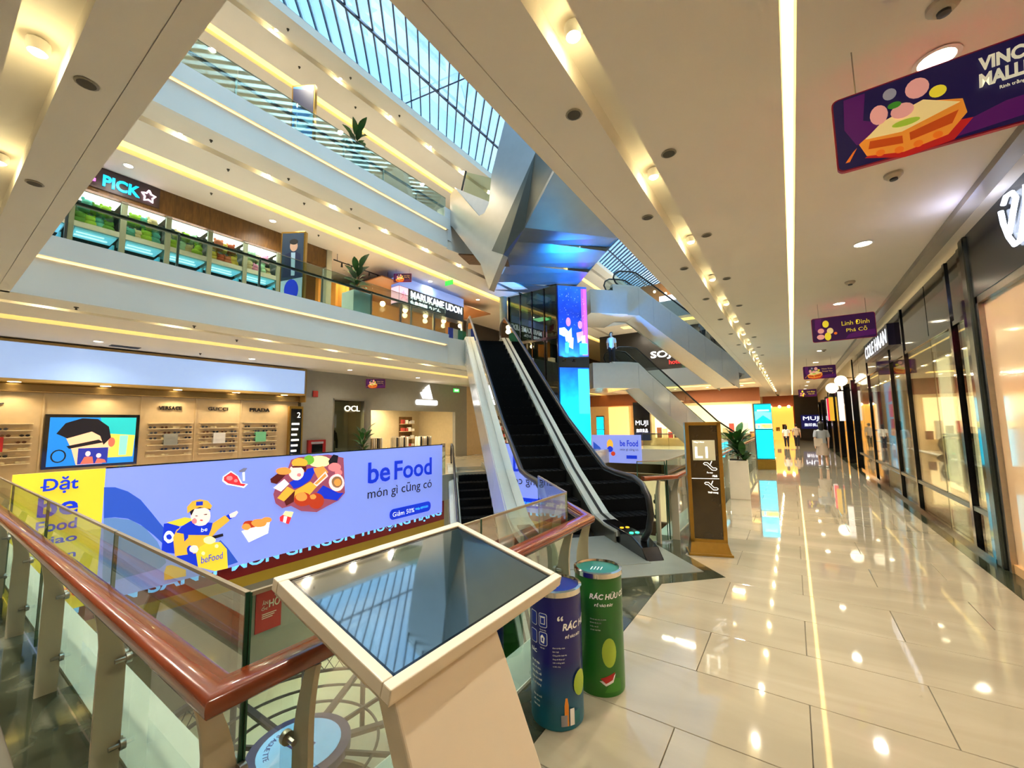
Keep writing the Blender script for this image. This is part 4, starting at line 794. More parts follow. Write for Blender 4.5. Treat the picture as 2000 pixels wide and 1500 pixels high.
for i, (y, c_, nm) in enumerate(((28.3, (250, 250, 255), 'white'), (27.9, (220, 30, 70), 'red'), (26.4, (240, 190, 60), 'amber'), (21.4, (250, 250, 250), 'pale'))):
    t = thing('blade_sign', 'narrow upright %s lit blade sign far down the right-hand shops' % nm, 'sign', (1.68, y, 0)); MB().tube([(0, 0, 2.9), (0, 0, 3.4), (0.27, 0, 3.4)], 0.02, BLACK, 6).obj('bracket', None, t); MB().box(-0.09, 0.09, -0.03, 0.03, 1.7, 2.9).obj('panel', em('blade_%d' % i, c_, 0.3), t); MB().box(-0.1, 0.1, -0.035, 0.035, 2.9, 2.95).obj('cap', BLACK, t)
# end wall of the corridor
ew = thing('shop_unit', 'dark shop front with a lit navy MUJI sign at the far end of the corridor', 'shop', (0, 0, 0))
MB().box(0.2, 2.4, 44.8, 45, 0, 4.0).obj('wall', mat('muji_dark', (52, 44, 32), 0.5), ew); MB().box(0.62, 2.2, 44.7, 44.8, 1.0, 2.2).obj('sign_box', em('muji_navy', (10, 12, 70), 0.5), ew)
MW = em('muji_white', (240, 244, 255), 1.1)
text('MUJI', MW, ew, (0.78, 44.69, 1.65), XH, ZH, w=1.25, h=0.42, depth=0.01); text('無印良品', MW, ew, (0.85, 44.69, 1.2), XH, ZH, w=1.1, h=0.28, depth=0.01)
wu = thing('shop_unit', 'warm orange-lit shop front at the far end of the corridor, left of the MUJI sign', 'shop', (0, 0, 0))
MB().box(-2.2, 0.2, 44.9, 45, 0, 4.0).obj('wall', mat('rust_wall', (150, 70, 30), 0.6), wu); MB().box(-1.9, 0.1, 44.8, 44.9, 0, 3.0).obj('lit_backdrop', em('shop_glow', (255, 176, 70), 0.75), wu)
for i in range(4): MB().box(-1.8+0.5*i, -1.5+0.5*i, 44.5, 44.8, 0.8, 0.9+0.25*(i % 3)).obj('display_block', mat('disp%d' % i, [(180, 60, 40), (220, 180, 90), (120, 80, 40), (240, 220, 180)][i], 0.5), wu)
for i in range(3): MB().ball((-1.6+0.7*i, 44.6, 3.0), 0.12, 0.12, 0.12, None, 10, 6).obj('pendant_lamp', em('pend', (255, 240, 200), 6), wu)
struct(MB().box(-18, -2.2, 44.8, 45, 0, 4.0).obj('wall_end', CREAMW))

# ================================================================ HANGING CEILING SIGNS
def round_board(t, x0, z0, w, h, r, th, m):
    pts = rrect(x0, z0, x0+w, z0+h, r); return MB().prism([(a, 0, b_) for a, b_ in pts], (0, th, 0)).obj('board', m, t)
MAG = mat('sign_edge', (176, 22, 70), 0.4)
def hang_sign(x, y, ztop, label, kind, rz=0.0, s=1.0, group='hanging ceiling signs', ceil=4.0):
    t = thing('hanging_sign', label, 'sign', (x, y, ztop), rz, group); w, h = 0.95*s, 0.47*s
    round_board(t, 0, -h, w, h, 0.035*s, 0.025, MAG)
    F = -0.001; O = (0, F, -h)
    base = [('navy' if kind == 0 else 'purple2', rrect(0.008, 0.008, w-0.008, h-0.008, 0.03*s)), ('purple', [(0.06*s, h-0.02), (0.16*s, h-0.02), (0.14*s, h*0.6), (0.22*s, h*0.5), (0.25*s, h*0.35), (0.1*s, h*0.3), (0.05*s, h*0.55)]), ('purple', [(0.5*s, 0.02), (w-0.02, 0.05), (w-0.02, h*0.32), (0.7*s, h*0.3), (0.55*s, h*0.2)])]
    if kind in (0, 2):   # moon cake
        base += [('red', [(0.13*s, 0.1*h), (0.3*s, -0.03*h), (0.5*s, 0.02*h), (0.58*s, 0.22*h), (0.3*s, 0.3*h)]), ('fry', [(0.11*s, 0.3*h), (0.14*s, 0.12*h), (0.3*s, 0.04*h), (0.48*s, 0.1*h), (0.56*s, 0.3*h), (0.55*s, 0.48*h), (0.4*s, 0.6*h), (0.2*s, 0.45*h)]), ('cream', [(0.14*s, 0.34*h), (0.3*s, 0.3*h), (0.54*s, 0.45*h), (0.4*s, 0.62*h), (0.22*s, 0.5*h)]), ('red2', [(0.15*s, 0.2*h), (0.3*s, 0.15*h), (0.3*s, 0.25*h), (0.16*s, 0.3*h)]), ('red2', [(0.33*s, 0.16*h), (0.5*s, 0.22*h), (0.53*s, 0.36*h), (0.33*s, 0.26*h)]), ('orange', ell(0.2*s, 0.11*h, 0.02*s)), ('orange', ell(0.28*s, 0.08*h, 0.02*s)), ('orange', ell(0.36*s, 0.09*h, 0.02*s)), ('orange', ell(0.44*s, 0.13*h, 0.02*s)), ('lime', ell(0.32*s, 0.4*h, 0.06*s, 0.02*s)), ('lemon', ell(0.46*s, 0.66*h, 0.035*s)), ('orange', [(0.04*s, 0.1*h), (0.08*s, 0.22*h), (0.1*s, 0.26*h), (0.06*s, 0.1*h)]), ('orange', [(0.84*s, 0.32*h), (0.87*s, 0.42*h), (0.84*s, 0.4*h)])]
        base += [('pink', ell(0.21*s, 0.6*h, 0.04*s, 0.06*s)), ('pink', ell(0.31*s, 0.56*h, 0.05*s, 0.045*s)), ('pink', ell(0.38*s, 0.78*h, 0.05*s, 0.06*s)), ('green2', ell(0.28*s, 0.66*h, 0.03*s, 0.02*s)), ('grey', ell(0.265*s, 0.82*h, 0.03*s, 0.035*s))]
    else:
        base += [('lemon', ell(0.22*s, 0.72*h, 0.05*s, 0.07*s)), ('pink', ell(0.14*s, 0.45*h, 0.05*s, 0.05*s)), ('cream', ell(0.28*s, 0.42*h, 0.05*s, 0.06*s)), ('lemon', ell(0.24*s, 0.2*h, 0.05*s, 0.08*s)), ('pink', ell(0.13*s, 0.2*h, 0.06*s, 0.05*s)), ('orange', ell(0.36*s, 0.3*h, 0.025*s))]
    art('printed_picture', base, t, O, XH, ZH, 0.0004, 0.0004, PRL)
    def tx(str_, x_, z_, ww, hh, m, **k): text(str_, PRL[m], t, (x_*s, F-0.014, z_*s-h), XH, ZH, w=ww*s, h=hh*s, depth=0.003, **k)
    if kind == 0:
        tx('VINCOM', 0.62, 0.335, 0.27, 0.075, 'ivory', bold=0.04, shear=0.1); tx('MALLIDAY', 0.61, 0.245, 0.31, 0.075, 'ivory', bold=0.04, shear=0.1); tx('Rinh trăng cùng Vincom', 0.68, 0.20, 0.2, 0.025, 'ivory')
    elif kind == 1: tx('Linh Đình', 0.46, 0.27, 0.40, 0.085, 'lemon', ); tx('Phá Cỗ', 0.52, 0.14, 0.30, 0.085, 'lemon')
    elif kind == 2: tx('Ngon Tròn', 0.55, 0.31, 0.30, 0.06, 'tan', bold=0.02); tx('Trung Thu', 0.55, 0.22, 0.30, 0.06, 'tan', bold=0.02)
    for a in (0.12*s, w-0.12*s): MB().tube([(a, 0.012, 0), (a, 0.012, ceil-ztop)], 0.0035, STEEL, 6).obj('hanger_wire', None, t)
    return t
hang_sign(0.33, 3.1, 3.72, 'nearest hanging sign, reading VINCOM MALLIDAY over a giant moon cake', 0)
hang_sign(0.43, 9.85, 3.72, 'second hanging sign, purple with yellow words Linh Đình Phá Cỗ', 1)
hang_sign(0.44, 18.4, 3.70, 'third hanging sign along the corridor, small and dark maroon', 2)
hang_sign(0.42, 32.0, 3.70, 'furthest hanging sign, tiny above the end of the corridor', 1)
hang_sign(-15.0, 10.95, 3.78, 'small dark red hanging sign left of the three-stripe logo shop', 2, 0.8, 0.85, 'hanging signs across the atrium')
hang_sign(-13.6, 11.2, 8.2, 'dark hanging sign above the MARUKAME UDON sign', 2, 0.6, 0.8, 'hanging signs across the atrium', 8.4)

# ================================================================ PLANTER, CYAN TOTEM
def leaf_mesh(name, L, w, m):
    mb = MB(); n = 5
    for i in range(n+1):
        t = i/n; x = L*t; ww = w*math.sin(PI*min(1, t*0.92+0.06))**0.8; z_ = L*0.45*t-L*0.6*t*t; mb.v += [(x, -ww, z_+0.15*ww), (x, 0, z_), (x, ww, z_+0.15*ww)]
    for i in range(n): a = 3*i; mb.f += [(a, a+1, a+4, a+3), (a+1, a+2, a+5, a+4)]; mb.mi += [0, 0]
    me = mb.mesh(name, True); me.materials.append(m); return me
LM = [leaf_mesh('leaf', 0.34, 0.07, LEAF), leaf_mesh('leaf', 0.26, 0.06, LEAF2), leaf_mesh('leaf', 0.2, 0.045, LEAF)]
def plant(t, x, y, z_, h, n, spread=0.3, sc=1.0):
    st = MB()
    for k_ in range(3): a = 2*PI*k_/3; st.tube([(x, y, z_), (x+0.05*math.cos(a), y+0.05*math.sin(a), z_+h*0.5), (x+spread*0.3*math.cos(a), y+spread*0.3*math.sin(a), z_+h)], 0.012, TIMBER, 6)
    st.obj('stem', None, t)
    for i in range(n):
        a = 2.4*i; hh = h*(0.15+0.85*i/n); r_ = spread*0.3*i/n
        o = put('leaf', LM[i % 3], t); o.location = (x+r_*math.cos(a), y+r_*math.sin(a), z_+hh); o.rotation_euler = (random.uniform(-0.3, 0.3), -0.2-0.9*i/n+random.uniform(-0.2, 0.2), a); k = sc*random.uniform(0.8, 1.25); o.scale = (k, k, k)
pt = thing('planter', 'tall white planter with a bushy green plant beside the cyan screen totem', 'planter', (-1.1, 10.85, 0), 0.1)
MB().prism([(-0.2, -0.2, 0), (0.2, -0.2, 0), (0.2, 0.2, 0), (-0.2, 0.2, 0)], (0, 0, 0.86)).obj('pot', PLANTER, pt, bevel=0.01); MB().box(-0.17, 0.17, -0.17, 0.17, 0.86, 0.87).obj('soil', SOIL, pt)
plant(pt, 0, 0, 0.86, 0.55, 46, 0.5, 1.0); plant(pt, 0.12, -0.05, 0.8, 0.2, 16, 0.5, 0.9)
ct = thing('digital_totem', 'cyan glowing digital totem with gold base in the middle of the corridor', 'screen', (-0.9, 17.6, 0), 0.28)
MB().box(-0.29, 0.29, -0.12, 0.12, 0, 0.36).obj('base', GOLD, ct, bevel=0.008); MB().box(-0.28, 0.28, -0.08, 0.08, 0.36, 2.38).obj('casing', mat('totem_teal', (20, 96, 104), 0.3), ct)
CY, CY2 = em('screen_cyan', (0, 205, 240), 1.3), em('screen_cyan2', (90, 215, 250), 1.2)
for z0, z1 in ((0.40, 1.42), (1.46, 2.34)): MB().box(-0.265, 0.265, -0.085, -0.08, z0, z1).obj('screen', CY, ct)
art('screen_picture', [(CY2, [(-0.25, 1.75), (0.0, 1.95), (0.25, 1.75), (0.26, 2.05), (-0.26, 2.1)]), (em('scr_w', (200, 245, 255), 1.2), rect(-0.18, 2.1, 0.2, 2.15)), (em('scr_y', (250, 230, 120), 1.1), rect(-0.26, 1.47, 0.26, 1.64)), (em('scr_g', (170, 220, 90), 1.1), rect(0.0, 1.49, 0.25, 1.6)), (em('scr_o', (250, 150, 60), 1.1), rect(-0.05, 1.55, 0.05, 1.6)), (CY2, rect(-0.2, 1.48, -0.12, 1.6))], ct, (0, -0.085, 0), XH, ZH, 0.001, 0.0005)

# ================================================================ FAR SIDE, OUR LEVEL: LED BANNER ON THE BALUSTRADE
BX = -10.33
bn = thing('led_banner', 'long lavender LED banner reading beFood on the far balustrade', 'banner', (0, 0, 0))
MB().box(BX-0.06, BX, 2.10, 10.76, -1.26, 1.06).obj('screen', PAL['lav'], bn); MB().box(BX-0.07, BX+0.005, 2.10, 10.76, 1.06, 1.085).obj('top_rail', BLACK, bn)
yb = thing('banner_panel', 'yellow banner panel with blue words Đặt beFood at the left end of the far balustrade', 'banner', (0, 0, 0))
MB().box(BX-0.06, BX, 1.02, 2.095, -1.26, 1.06).obj('panel', PAL['yel'], yb)
ART= [('hill2', [(2.12, 0.18), (2.27, 0.16), (2.49, 0.08), (2.7, -0.1), (2.91, -0.41), (3.07, -0.84), (2.98, -0.93), (2.17, -0.96)]), ('hill', [(2.09, 0.73), (2.24, 0.71), (2.42, 0.61), (2.61, 0.43), (2.78, 0.17), (2.93, -0.07), (3.1, -0.33), (3.12, -0.63), (2.84, -0.27), (2.64, -0.04), (2.45, 0.11), (2.27, 0.17), (2.12, 0.18)]), ('hill', [(3.84, -0.79), (3.98, -0.63), (4.13, -0.83), (4.35, -1.19), (4.15, -1.21), (3.96, -1.21)]), ('blue', [(2.99, -0.09), (3.24, -0.1), (3.27, -0.74), (2.98, -0.62)]), ('yel', [(3.03, -0.08), (3.32, -0.03), (3.45, -0.08), (3.45, -0.18), (3.24, -0.19)]), ('white', [(3.17, -0.38), (3.17, -0.43), (3.14, -0.47), (3.11, -0.48), (3.07, -0.48), (3.04, -0.44), (3.01, -0.4), (3.0, -0.34), (3.01, -0.3), (3.03, -0.26), (3.06, -0.24), (3.1, -0.25), (3.13, -0.28), (3.16, -0.33)]), ('blue', [(3.13, -0.37), (3.13, -0.4), (3.12, -0.41), (3.1, -0.42), (3.08, -0.41), (3.06, -0.4), (3.05, -0.38), (3.04, -0.35), (3.04, -0.33), (3.05, -0.32), (3.07, -0.31), (3.09, -0.31), (3.11, -0.33), (3.12, -0.35)]), ('blue', [(3.23, -0.76), (3.55, -0.79), (3.6, -1.08), (3.36, -0.91), (3.23, -0.83)]), ('org', [(3.15, -0.39), (3.2, -0.25), (3.41, -0.15), (3.82, -0.25), (4.03, -0.13), (4.15, -0.16), (4.13, -0.26), (3.92, -0.41), (3.81, -0.54), (3.78, -0.82), (3.2, -0.76)]), ('blue', [(3.19, -0.3), (3.28, -0.2), (3.43, -0.12), (3.82, -0.24), (3.8, -0.36), (3.76, -0.48), (3.42, -0.4)]), ('blue', [(3.3, -0.2), (3.41, -0.2), (3.4, -0.45), (3.34, -0.51)]), ('blue', [(4.06, -0.14), (4.14, -0.1), (4.18, -0.22), (4.13, -0.23)]), ('skin', [(4.12, -0.12), (4.27, -0.07), (4.3, -0.11), (4.24, -0.19), (4.15, -0.2)]), ('blue', [(3.51, -0.73), (3.51, -0.77), (3.49, -0.8), (3.47, -0.82), (3.44, -0.81), (3.41, -0.78), (3.4, -0.74), (3.39, -0.7), (3.39, -0.65), (3.41, -0.62), (3.43, -0.61), (3.46, -0.62), (3.48, -0.64), (3.5, -0.68)]), ('skin', [(3.59, -0.72), (3.59, -0.75), (3.57, -0.78), (3.53, -0.78), (3.5, -0.77), (3.47, -0.75), (3.44, -0.72), (3.43, -0.68), (3.44, -0.65), (3.46, -0.63), (3.49, -0.62), (3.53, -0.63), (3.56, -0.65), (3.58, -0.69)]), ('skin', [(3.77, -0.09), (3.76, -0.16), (3.73, -0.21), (3.69, -0.25), (3.63, -0.26), (3.57, -0.25), (3.51, -0.22), (3.46, -0.16), (3.43, -0.09), (3.42, -0.02), (3.42, 0.05), (3.45, 0.11), (3.49, 0.14), (3.55, 0.16), (3.61, 0.15), (3.67, 0.11), (3.72, 0.06), (3.76, -0.01)]), ('dark', [(3.4, 0.06), (3.44, 0.16), (3.73, 0.15), (3.77, 0.03), (3.66, 0.1), (3.48, 0.11), (3.43, -0.02)]), ('org', [(3.36, 0.04), (3.35, 0.17), (3.43, 0.27), (3.56, 0.29), (3.7, 0.24), (3.79, 0.12), (3.76, 0.06), (3.57, 0.13), (3.44, 0.1)]), ('blue', [(3.5, 0.25), (3.62, 0.24), (3.62, 0.16), (3.5, 0.17)]), ('dark', [(3.55, -0.05), (3.55, -0.05), (3.52, -0.05), (3.5, -0.04), (3.49, -0.03), (3.5, -0.03), (3.52, -0.03), (3.54, -0.04)]), ('dark', [(3.71, -0.04), (3.7, -0.05), (3.68, -0.05), (3.65, -0.04), (3.64, -0.03), (3.65, -0.03), (3.68, -0.03), (3.7, -0.03)]), ('pink', [(3.53, -0.14), (3.53, -0.17), (3.52, -0.19), (3.5, -0.19), (3.48, -0.19), (3.46, -0.17), (3.45, -0.15), (3.44, -0.13), (3.45, -0.1), (3.46, -0.09), (3.48, -0.08), (3.5, -0.08), (3.51, -0.1), (3.53, -0.12)]), ('red', [(3.64, -0.15), (3.63, -0.16), (3.61, -0.16), (3.59, -0.15), (3.58, -0.14), (3.59, -0.13), (3.61, -0.13), (3.63, -0.14)]), ('yel', [(3.55, -0.81), (3.61, -0.68), (3.74, -0.63), (3.98, -0.67), (4.11, -0.85), (4.15, -1.26), (3.91, -1.25), (3.6, -1.08)]), ('dark', [(3.81, -0.51), (4.02, -0.5), (4.03, -0.56), (3.82, -0.58)]), ('cream', [(3.89, -0.61), (3.88, -0.64), (3.85, -0.66), (3.81, -0.67), (3.76, -0.66), (3.71, -0.63), (3.68, -0.6), (3.67, -0.56), (3.67, -0.53), (3.7, -0.51), (3.75, -0.5), (3.8, -0.51), (3.84, -0.54), (3.88, -0.58)]), ('cream', [(3.95, -0.75), (3.94, -0.77), (3.93, -0.78), (3.9, -0.77), (3.88, -0.75), (3.88, -0.73), (3.88, -0.71), (3.9, -0.7), (3.92, -0.7), (3.94, -0.72)]), ('cream', [(3.71, -0.83), (3.7, -0.86), (3.69, -0.87), (3.67, -0.86), (3.65, -0.84), (3.64, -0.82), (3.65, -0.8), (3.66, -0.79), (3.68, -0.79), (3.7, -0.81)]), ('org', [(3.04, -1.02), (3.07, -0.91), (3.15, -0.91), (3.39, -1.07), (3.4, -1.2), (3.05, -1.17)]), ('white', [(3.96, 0.71), (4.11, 0.82), (4.26, 0.69), (4.35, 0.52), (4.47, 0.49), (4.39, 0.41), (4.2, 0.48), (4.04, 0.53), (3.95, 0.62)]), ('red', [(3.98, 0.7), (4.11, 0.79), (4.24, 0.69), (4.32, 0.52), (4.43, 0.49), (4.38, 0.45), (4.22, 0.5), (4.07, 0.55), (3.98, 0.63)]), ('pink', [(4.15, 0.66), (4.15, 0.64), (4.13, 0.62), (4.1, 0.61), (4.08, 0.62), (4.05, 0.63), (4.03, 0.65), (4.03, 0.67), (4.03, 0.69), (4.05, 0.71), (4.07, 0.71), (4.1, 0.71), (4.13, 0.7), (4.14, 0.68)]), ('pink', [(4.26, 0.59), (4.25, 0.57), (4.24, 0.56), (4.23, 0.56), (4.21, 0.56), (4.19, 0.57), (4.18, 0.58), (4.18, 0.6), (4.18, 0.61), (4.19, 0.62), (4.21, 0.63), (4.22, 0.63), (4.24, 0.62), (4.25, 0.6)]), ('grey', [(4.26, 0.8), (4.36, 0.86), (4.44, 0.85), (4.39, 0.77), (4.29, 0.77)]), ('white', [(4.34, 0.76), (4.39, 0.77), (4.4, 0.57), (4.36, 0.57)]), ('white', [(4.38, -0.53), (4.98, -0.44), (4.95, -0.7), (4.54, -0.81)]), ('red2', [(4.7, -0.45), (4.69, -0.48), (4.65, -0.5), (4.59, -0.5), (4.52, -0.49), (4.46, -0.46), (4.42, -0.42), (4.4, -0.39), (4.42, -0.35), (4.45, -0.33), (4.51, -0.33), (4.58, -0.34), (4.64, -0.37), (4.68, -0.4)]), ('fry', [(4.91, -0.46), (4.89, -0.5), (4.85, -0.52), (4.78, -0.52), (4.71, -0.51), (4.64, -0.48), (4.59, -0.43), (4.57, -0.39), (4.59, -0.36), (4.63, -0.33), (4.7, -0.33), (4.77, -0.34), (4.84, -0.37), (4.89, -0.41)]), ('fry', [(5.02, -0.41), (5.01, -0.43), (4.98, -0.45), (4.93, -0.45), (4.88, -0.44), (4.84, -0.42), (4.8, -0.39), (4.79, -0.36), (4.8, -0.34), (4.83, -0.33), (4.88, -0.32), (4.93, -0.33), (4.98, -0.35), (5.01, -0.38)]), ('fry', [(4.57, -0.47), (4.56, -0.5), (4.53, -0.52), (4.5, -0.53), (4.45, -0.52), (4.42, -0.5), (4.39, -0.47), (4.38, -0.44), (4.39, -0.41), (4.41, -0.39), (4.45, -0.38), (4.49, -0.39), (4.53, -0.41), (4.55, -0.44)]), ('cream', [(5.26, -0.36), (5.33, -0.26), (5.53, -0.32), (5.47, -0.46), (5.3, -0.43)]), ('red', [(5.2, -0.38), (5.27, -0.34), (5.48, -0.44), (5.42, -0.59), (5.21, -0.47)]), ('white', [(5.3, -0.37), (5.38, -0.4), (5.35, -0.55), (5.28, -0.51)]), ('plum', [(5.42, 0.96), (5.61, 1.01), (6.4, 1.02), (6.86, 0.9), (6.93, -0.06), (6.74, -0.23), (6.44, -0.32), (6.13, -0.43), (5.72, -0.33), (5.46, -0.16), (5.25, -0.18), (5.09, -0.04), (5.03, 0.18), (5.08, 0.36), (5.31, 0.63)]), ('cream', [(6.48, 0.83), (6.45, 0.77), (6.36, 0.72), (6.23, 0.71), (6.09, 0.72), (5.96, 0.76), (5.88, 0.82), (5.84, 0.88), (5.87, 0.94), (5.96, 0.99), (6.08, 1.01), (6.22, 1.0), (6.35, 0.96), (6.45, 0.9)]), ('green', [(6.02, 0.91), (6.01, 0.86), (5.97, 0.82), (5.91, 0.8), (5.85, 0.8), (5.79, 0.83), (5.75, 0.88), (5.74, 0.93), (5.75, 0.98), (5.79, 1.02), (5.84, 1.04), (5.9, 1.04), (5.96, 1.01), (6.0, 0.97)]), ('dark', [(6.41, 0.85), (6.55, 1.01), (6.7, 0.97), (6.67, 0.76), (6.45, 0.72)]), ('fry', [(5.99, 0.69), (6.27, 0.73), (6.42, 0.55), (6.14, 0.41)]), ('pink', [(6.79, 0.65), (6.77, 0.6), (6.72, 0.56), (6.64, 0.55), (6.56, 0.56), (6.49, 0.59), (6.43, 0.63), (6.41, 0.68), (6.43, 0.73), (6.48, 0.77), (6.55, 0.79), (6.64, 0.78), (6.71, 0.75), (6.77, 0.7)]), ('pink', [(6.83, 0.51), (6.82, 0.47), (6.79, 0.45), (6.74, 0.44), (6.7, 0.44), (6.65, 0.46), (6.62, 0.49), (6.61, 0.53), (6.62, 0.56), (6.65, 0.59), (6.69, 0.6), (6.74, 0.6), (6.78, 0.58), (6.81, 0.55)]), ('pinkl', [(5.97, 0.27), (6.34, 0.59), (6.42, 0.45), (6.11, 0.22)]), ('fry', [(6.04, 0.3), (6.33, 0.53), (6.37, 0.46), (6.11, 0.27)]), ('pinkl', [(6.9, 0.22), (6.89, 0.14), (6.85, 0.08), (6.79, 0.03), (6.71, 0.02), (6.64, 0.03), (6.56, 0.07), (6.5, 0.13), (6.46, 0.2), (6.44, 0.28), (6.45, 0.36), (6.49, 0.42), (6.55, 0.46), (6.62, 0.48), (6.7, 0.48), (6.78, 0.44), (6.84, 0.38), (6.88, 0.31)]), ('brown', [(6.84, 0.25), (6.83, 0.18), (6.78, 0.13), (6.72, 0.11), (6.65, 0.12), (6.58, 0.16), (6.54, 0.22), (6.52, 0.29), (6.53, 0.35), (6.58, 0.4), (6.64, 0.42), (6.71, 0.41), (6.78, 0.38), (6.82, 0.32)]), ('fry', [(6.8, 0.24), (6.79, 0.2), (6.76, 0.17), (6.72, 0.16), (6.67, 0.16), (6.63, 0.19), (6.6, 0.23), (6.59, 0.27), (6.6, 0.31), (6.63, 0.34), (6.67, 0.35), (6.72, 0.35), (6.76, 0.32), (6.79, 0.29)]), ('blue', [(6.11, 0.06), (6.28, 0.23), (6.73, -0.03), (6.89, -0.05), (6.7, -0.23), (6.44, -0.15), (6.22, -0.09)]), ('org', [(5.12, 0.08), (5.35, 0.32), (5.54, 0.2), (5.93, 0.37), (6.11, 0.22), (5.88, -0.0), (5.55, -0.02), (5.27, -0.02)]), ('maroon', [(5.29, -0.02), (5.54, 0.2), (5.52, -0.07), (5.34, -0.14)]), ('red2', [(5.98, -0.08), (5.96, -0.16), (5.9, -0.21), (5.8, -0.22), (5.7, -0.21), (5.61, -0.16), (5.54, -0.09), (5.52, -0.01), (5.54, 0.06), (5.6, 0.11), (5.69, 0.13), (5.79, 0.12), (5.89, 0.07), (5.95, -0.0)]), ('red2', [(6.32, -0.17), (6.3, -0.26), (6.24, -0.32), (6.16, -0.35), (6.06, -0.33), (5.97, -0.28), (5.91, -0.2), (5.89, -0.11), (5.91, -0.02), (5.96, 0.04), (6.05, 0.06), (6.14, 0.05), (6.23, -0.0), (6.3, -0.08)]), ('fry', [(5.86, -0.0), (5.85, -0.05), (5.81, -0.08), (5.75, -0.09), (5.68, -0.08), (5.62, -0.05), (5.58, -0.01), (5.56, 0.04), (5.58, 0.09), (5.62, 0.12), (5.67, 0.13), (5.74, 0.13), (5.8, 0.1), (5.84, 0.05)]), ('fry', [(6.1, -0.04), (6.09, -0.06), (6.07, -0.08), (6.03, -0.09), (5.99, -0.08), (5.96, -0.07), (5.94, -0.04), (5.93, -0.01), (5.93, 0.02), (5.96, 0.03), (5.99, 0.04), (6.03, 0.04), (6.06, 0.02), (6.09, -0.01)]), ('white', [(5.02, 0.33), (5.27, 0.51), (5.39, 0.38), (5.2, 0.22)]), ('blue', [(5.39, 0.41), (5.66, 0.53), (5.85, 0.7), (5.99, 0.72), (6.03, 0.59), (5.93, 0.41), (5.7, 0.28), (5.51, 0.24)]), ('skin', [(5.75, 0.62), (5.74, 0.55), (5.71, 0.5), (5.66, 0.46), (5.6, 0.44), (5.53, 0.45), (5.47, 0.48), (5.42, 0.53), (5.38, 0.59), (5.37, 0.66), (5.38, 0.72), (5.41, 0.78), (5.46, 0.82), (5.52, 0.83), (5.58, 0.83), (5.65, 0.8), (5.7, 0.75), (5.74, 0.69)]), ('org', [(5.84, 0.85), (5.82, 0.8), (5.76, 0.76), (5.68, 0.75), (5.59, 0.75), (5.51, 0.79), (5.45, 0.83), (5.43, 0.88), (5.45, 0.93), (5.5, 0.97), (5.58, 0.99), (5.67, 0.98), (5.75, 0.95), (5.81, 0.91)]), ('maroon', [(5.42, 0.81), (5.81, 0.77), (5.8, 0.61), (5.68, 0.75), (5.46, 0.76)]), ('maroon', [(4.94, 0.55), (5.21, 0.73), (5.32, 0.63), (5.1, 0.41), (4.96, 0.46)]), ('fry', [(5.43, 0.68), (5.41, 0.64), (5.36, 0.62), (5.29, 0.61), (5.21, 0.62), (5.13, 0.64), (5.08, 0.68), (5.06, 0.72), (5.08, 0.76), (5.13, 0.78), (5.2, 0.79), (5.28, 0.79), (5.36, 0.76), (5.41, 0.72)]), ('pink', [(5.68, 0.56), (5.67, 0.54), (5.66, 0.53), (5.64, 0.52), (5.62, 0.53), (5.59, 0.54), (5.58, 0.55), (5.57, 0.57), (5.58, 0.59), (5.59, 0.61), (5.61, 0.61), (5.64, 0.61), (5.66, 0.6), (5.67, 0.58)])]
art('printed_picture', ART, bn, (BX, 0, 0), YH, ZH, 0.002, 0.0005)
def bt(s, y0, y1, z0, z1, m, par=None, **k): return text(s, PAL[m], par or bn, (BX+0.03, y0, z0), YH, ZH, w=y1-y0, h=z1-z0, depth=0.003, **k)
BB = dict(bold=0.02)
bt('be', 7.66, 8.46, 0.09, 0.70, 'blue', **BB); bt('Food', 8.62, 10.22, 0.09, 0.67, 'blue', **BB); bt('món gì cũng có', 7.66, 10.22, -0.42, -0.04, 'dark')
art('price_pill', [('blue', rrect(8.46, -1.10, 10.18, -0.78, 0.14))], bn, (BX, 0, 0), YH, ZH, 0.03); bt('Giảm 50%', 8.58, 9.45, -1.02, -0.87, 'white', space=1.05); bt('Nhập BEFOOD', 9.5, 10.05, -0.99, -0.9, 'cyanl')
bt('beFood', 3.64, 4.03, -1.02, -0.88, 'blue'); bt('be', 3.61, 3.72, -0.38, -0.30, 'white')
for s_, y0, y1, z0, z1, m in (('Đặt', 1.35, 1.76, 0.70, 0.98, 'blue'), ('be', 1.31, 1.78, 0.33, 0.66, 'blue'), ('Food', 1.31, 1.78, 0.09, 0.27, 'blue'), ('giao', 1.36, 1.80, -0.16, 0.0, 'blue'), ('tận', 1.46, 1.80, -0.42, -0.26, 'blue'), ('nơi', 1.40, 1.78, -0.66, -0.52, 'blue'), ('COUPON', 1.40, 2.0, -1.05, -0.88, 'red')):
    bt(s_.replace('Đ', 'D'), y0, y1, z0, z1, m, yb, bold=0.02)
art('letter_bar', [('blue', rect(1.32, 0.815, 1.42, 0.84))], yb, (BX, 0, 0), YH, ZH, 0.034)
# red and gold fascia sign under the banner
fs = thing('fascia_sign', 'dark red fascia sign with pale blue letters below the LED banner', 'sign', (0, 0, 0))
MB().box(BX-0.12, BX-0.09, 1.0, 10.95, -1.55, -0.90).obj('band', PRN['redband'], fs); MB().box(BX-0.12, BX-0.08, 1.0, 10.95, -1.78, -1.55).obj('gold_band', PRN['gold'], fs)
text('ĐI ĂN SANG  MÓN GÌ NGON THƯỢNG HẠNG', em('letters_blue', (110, 190, 255), 0.6), fs, (BX-0.09, 1.5, -1.44), YH, ZH, w=9.3, h=0.40, depth=0.02, bold=0.02)
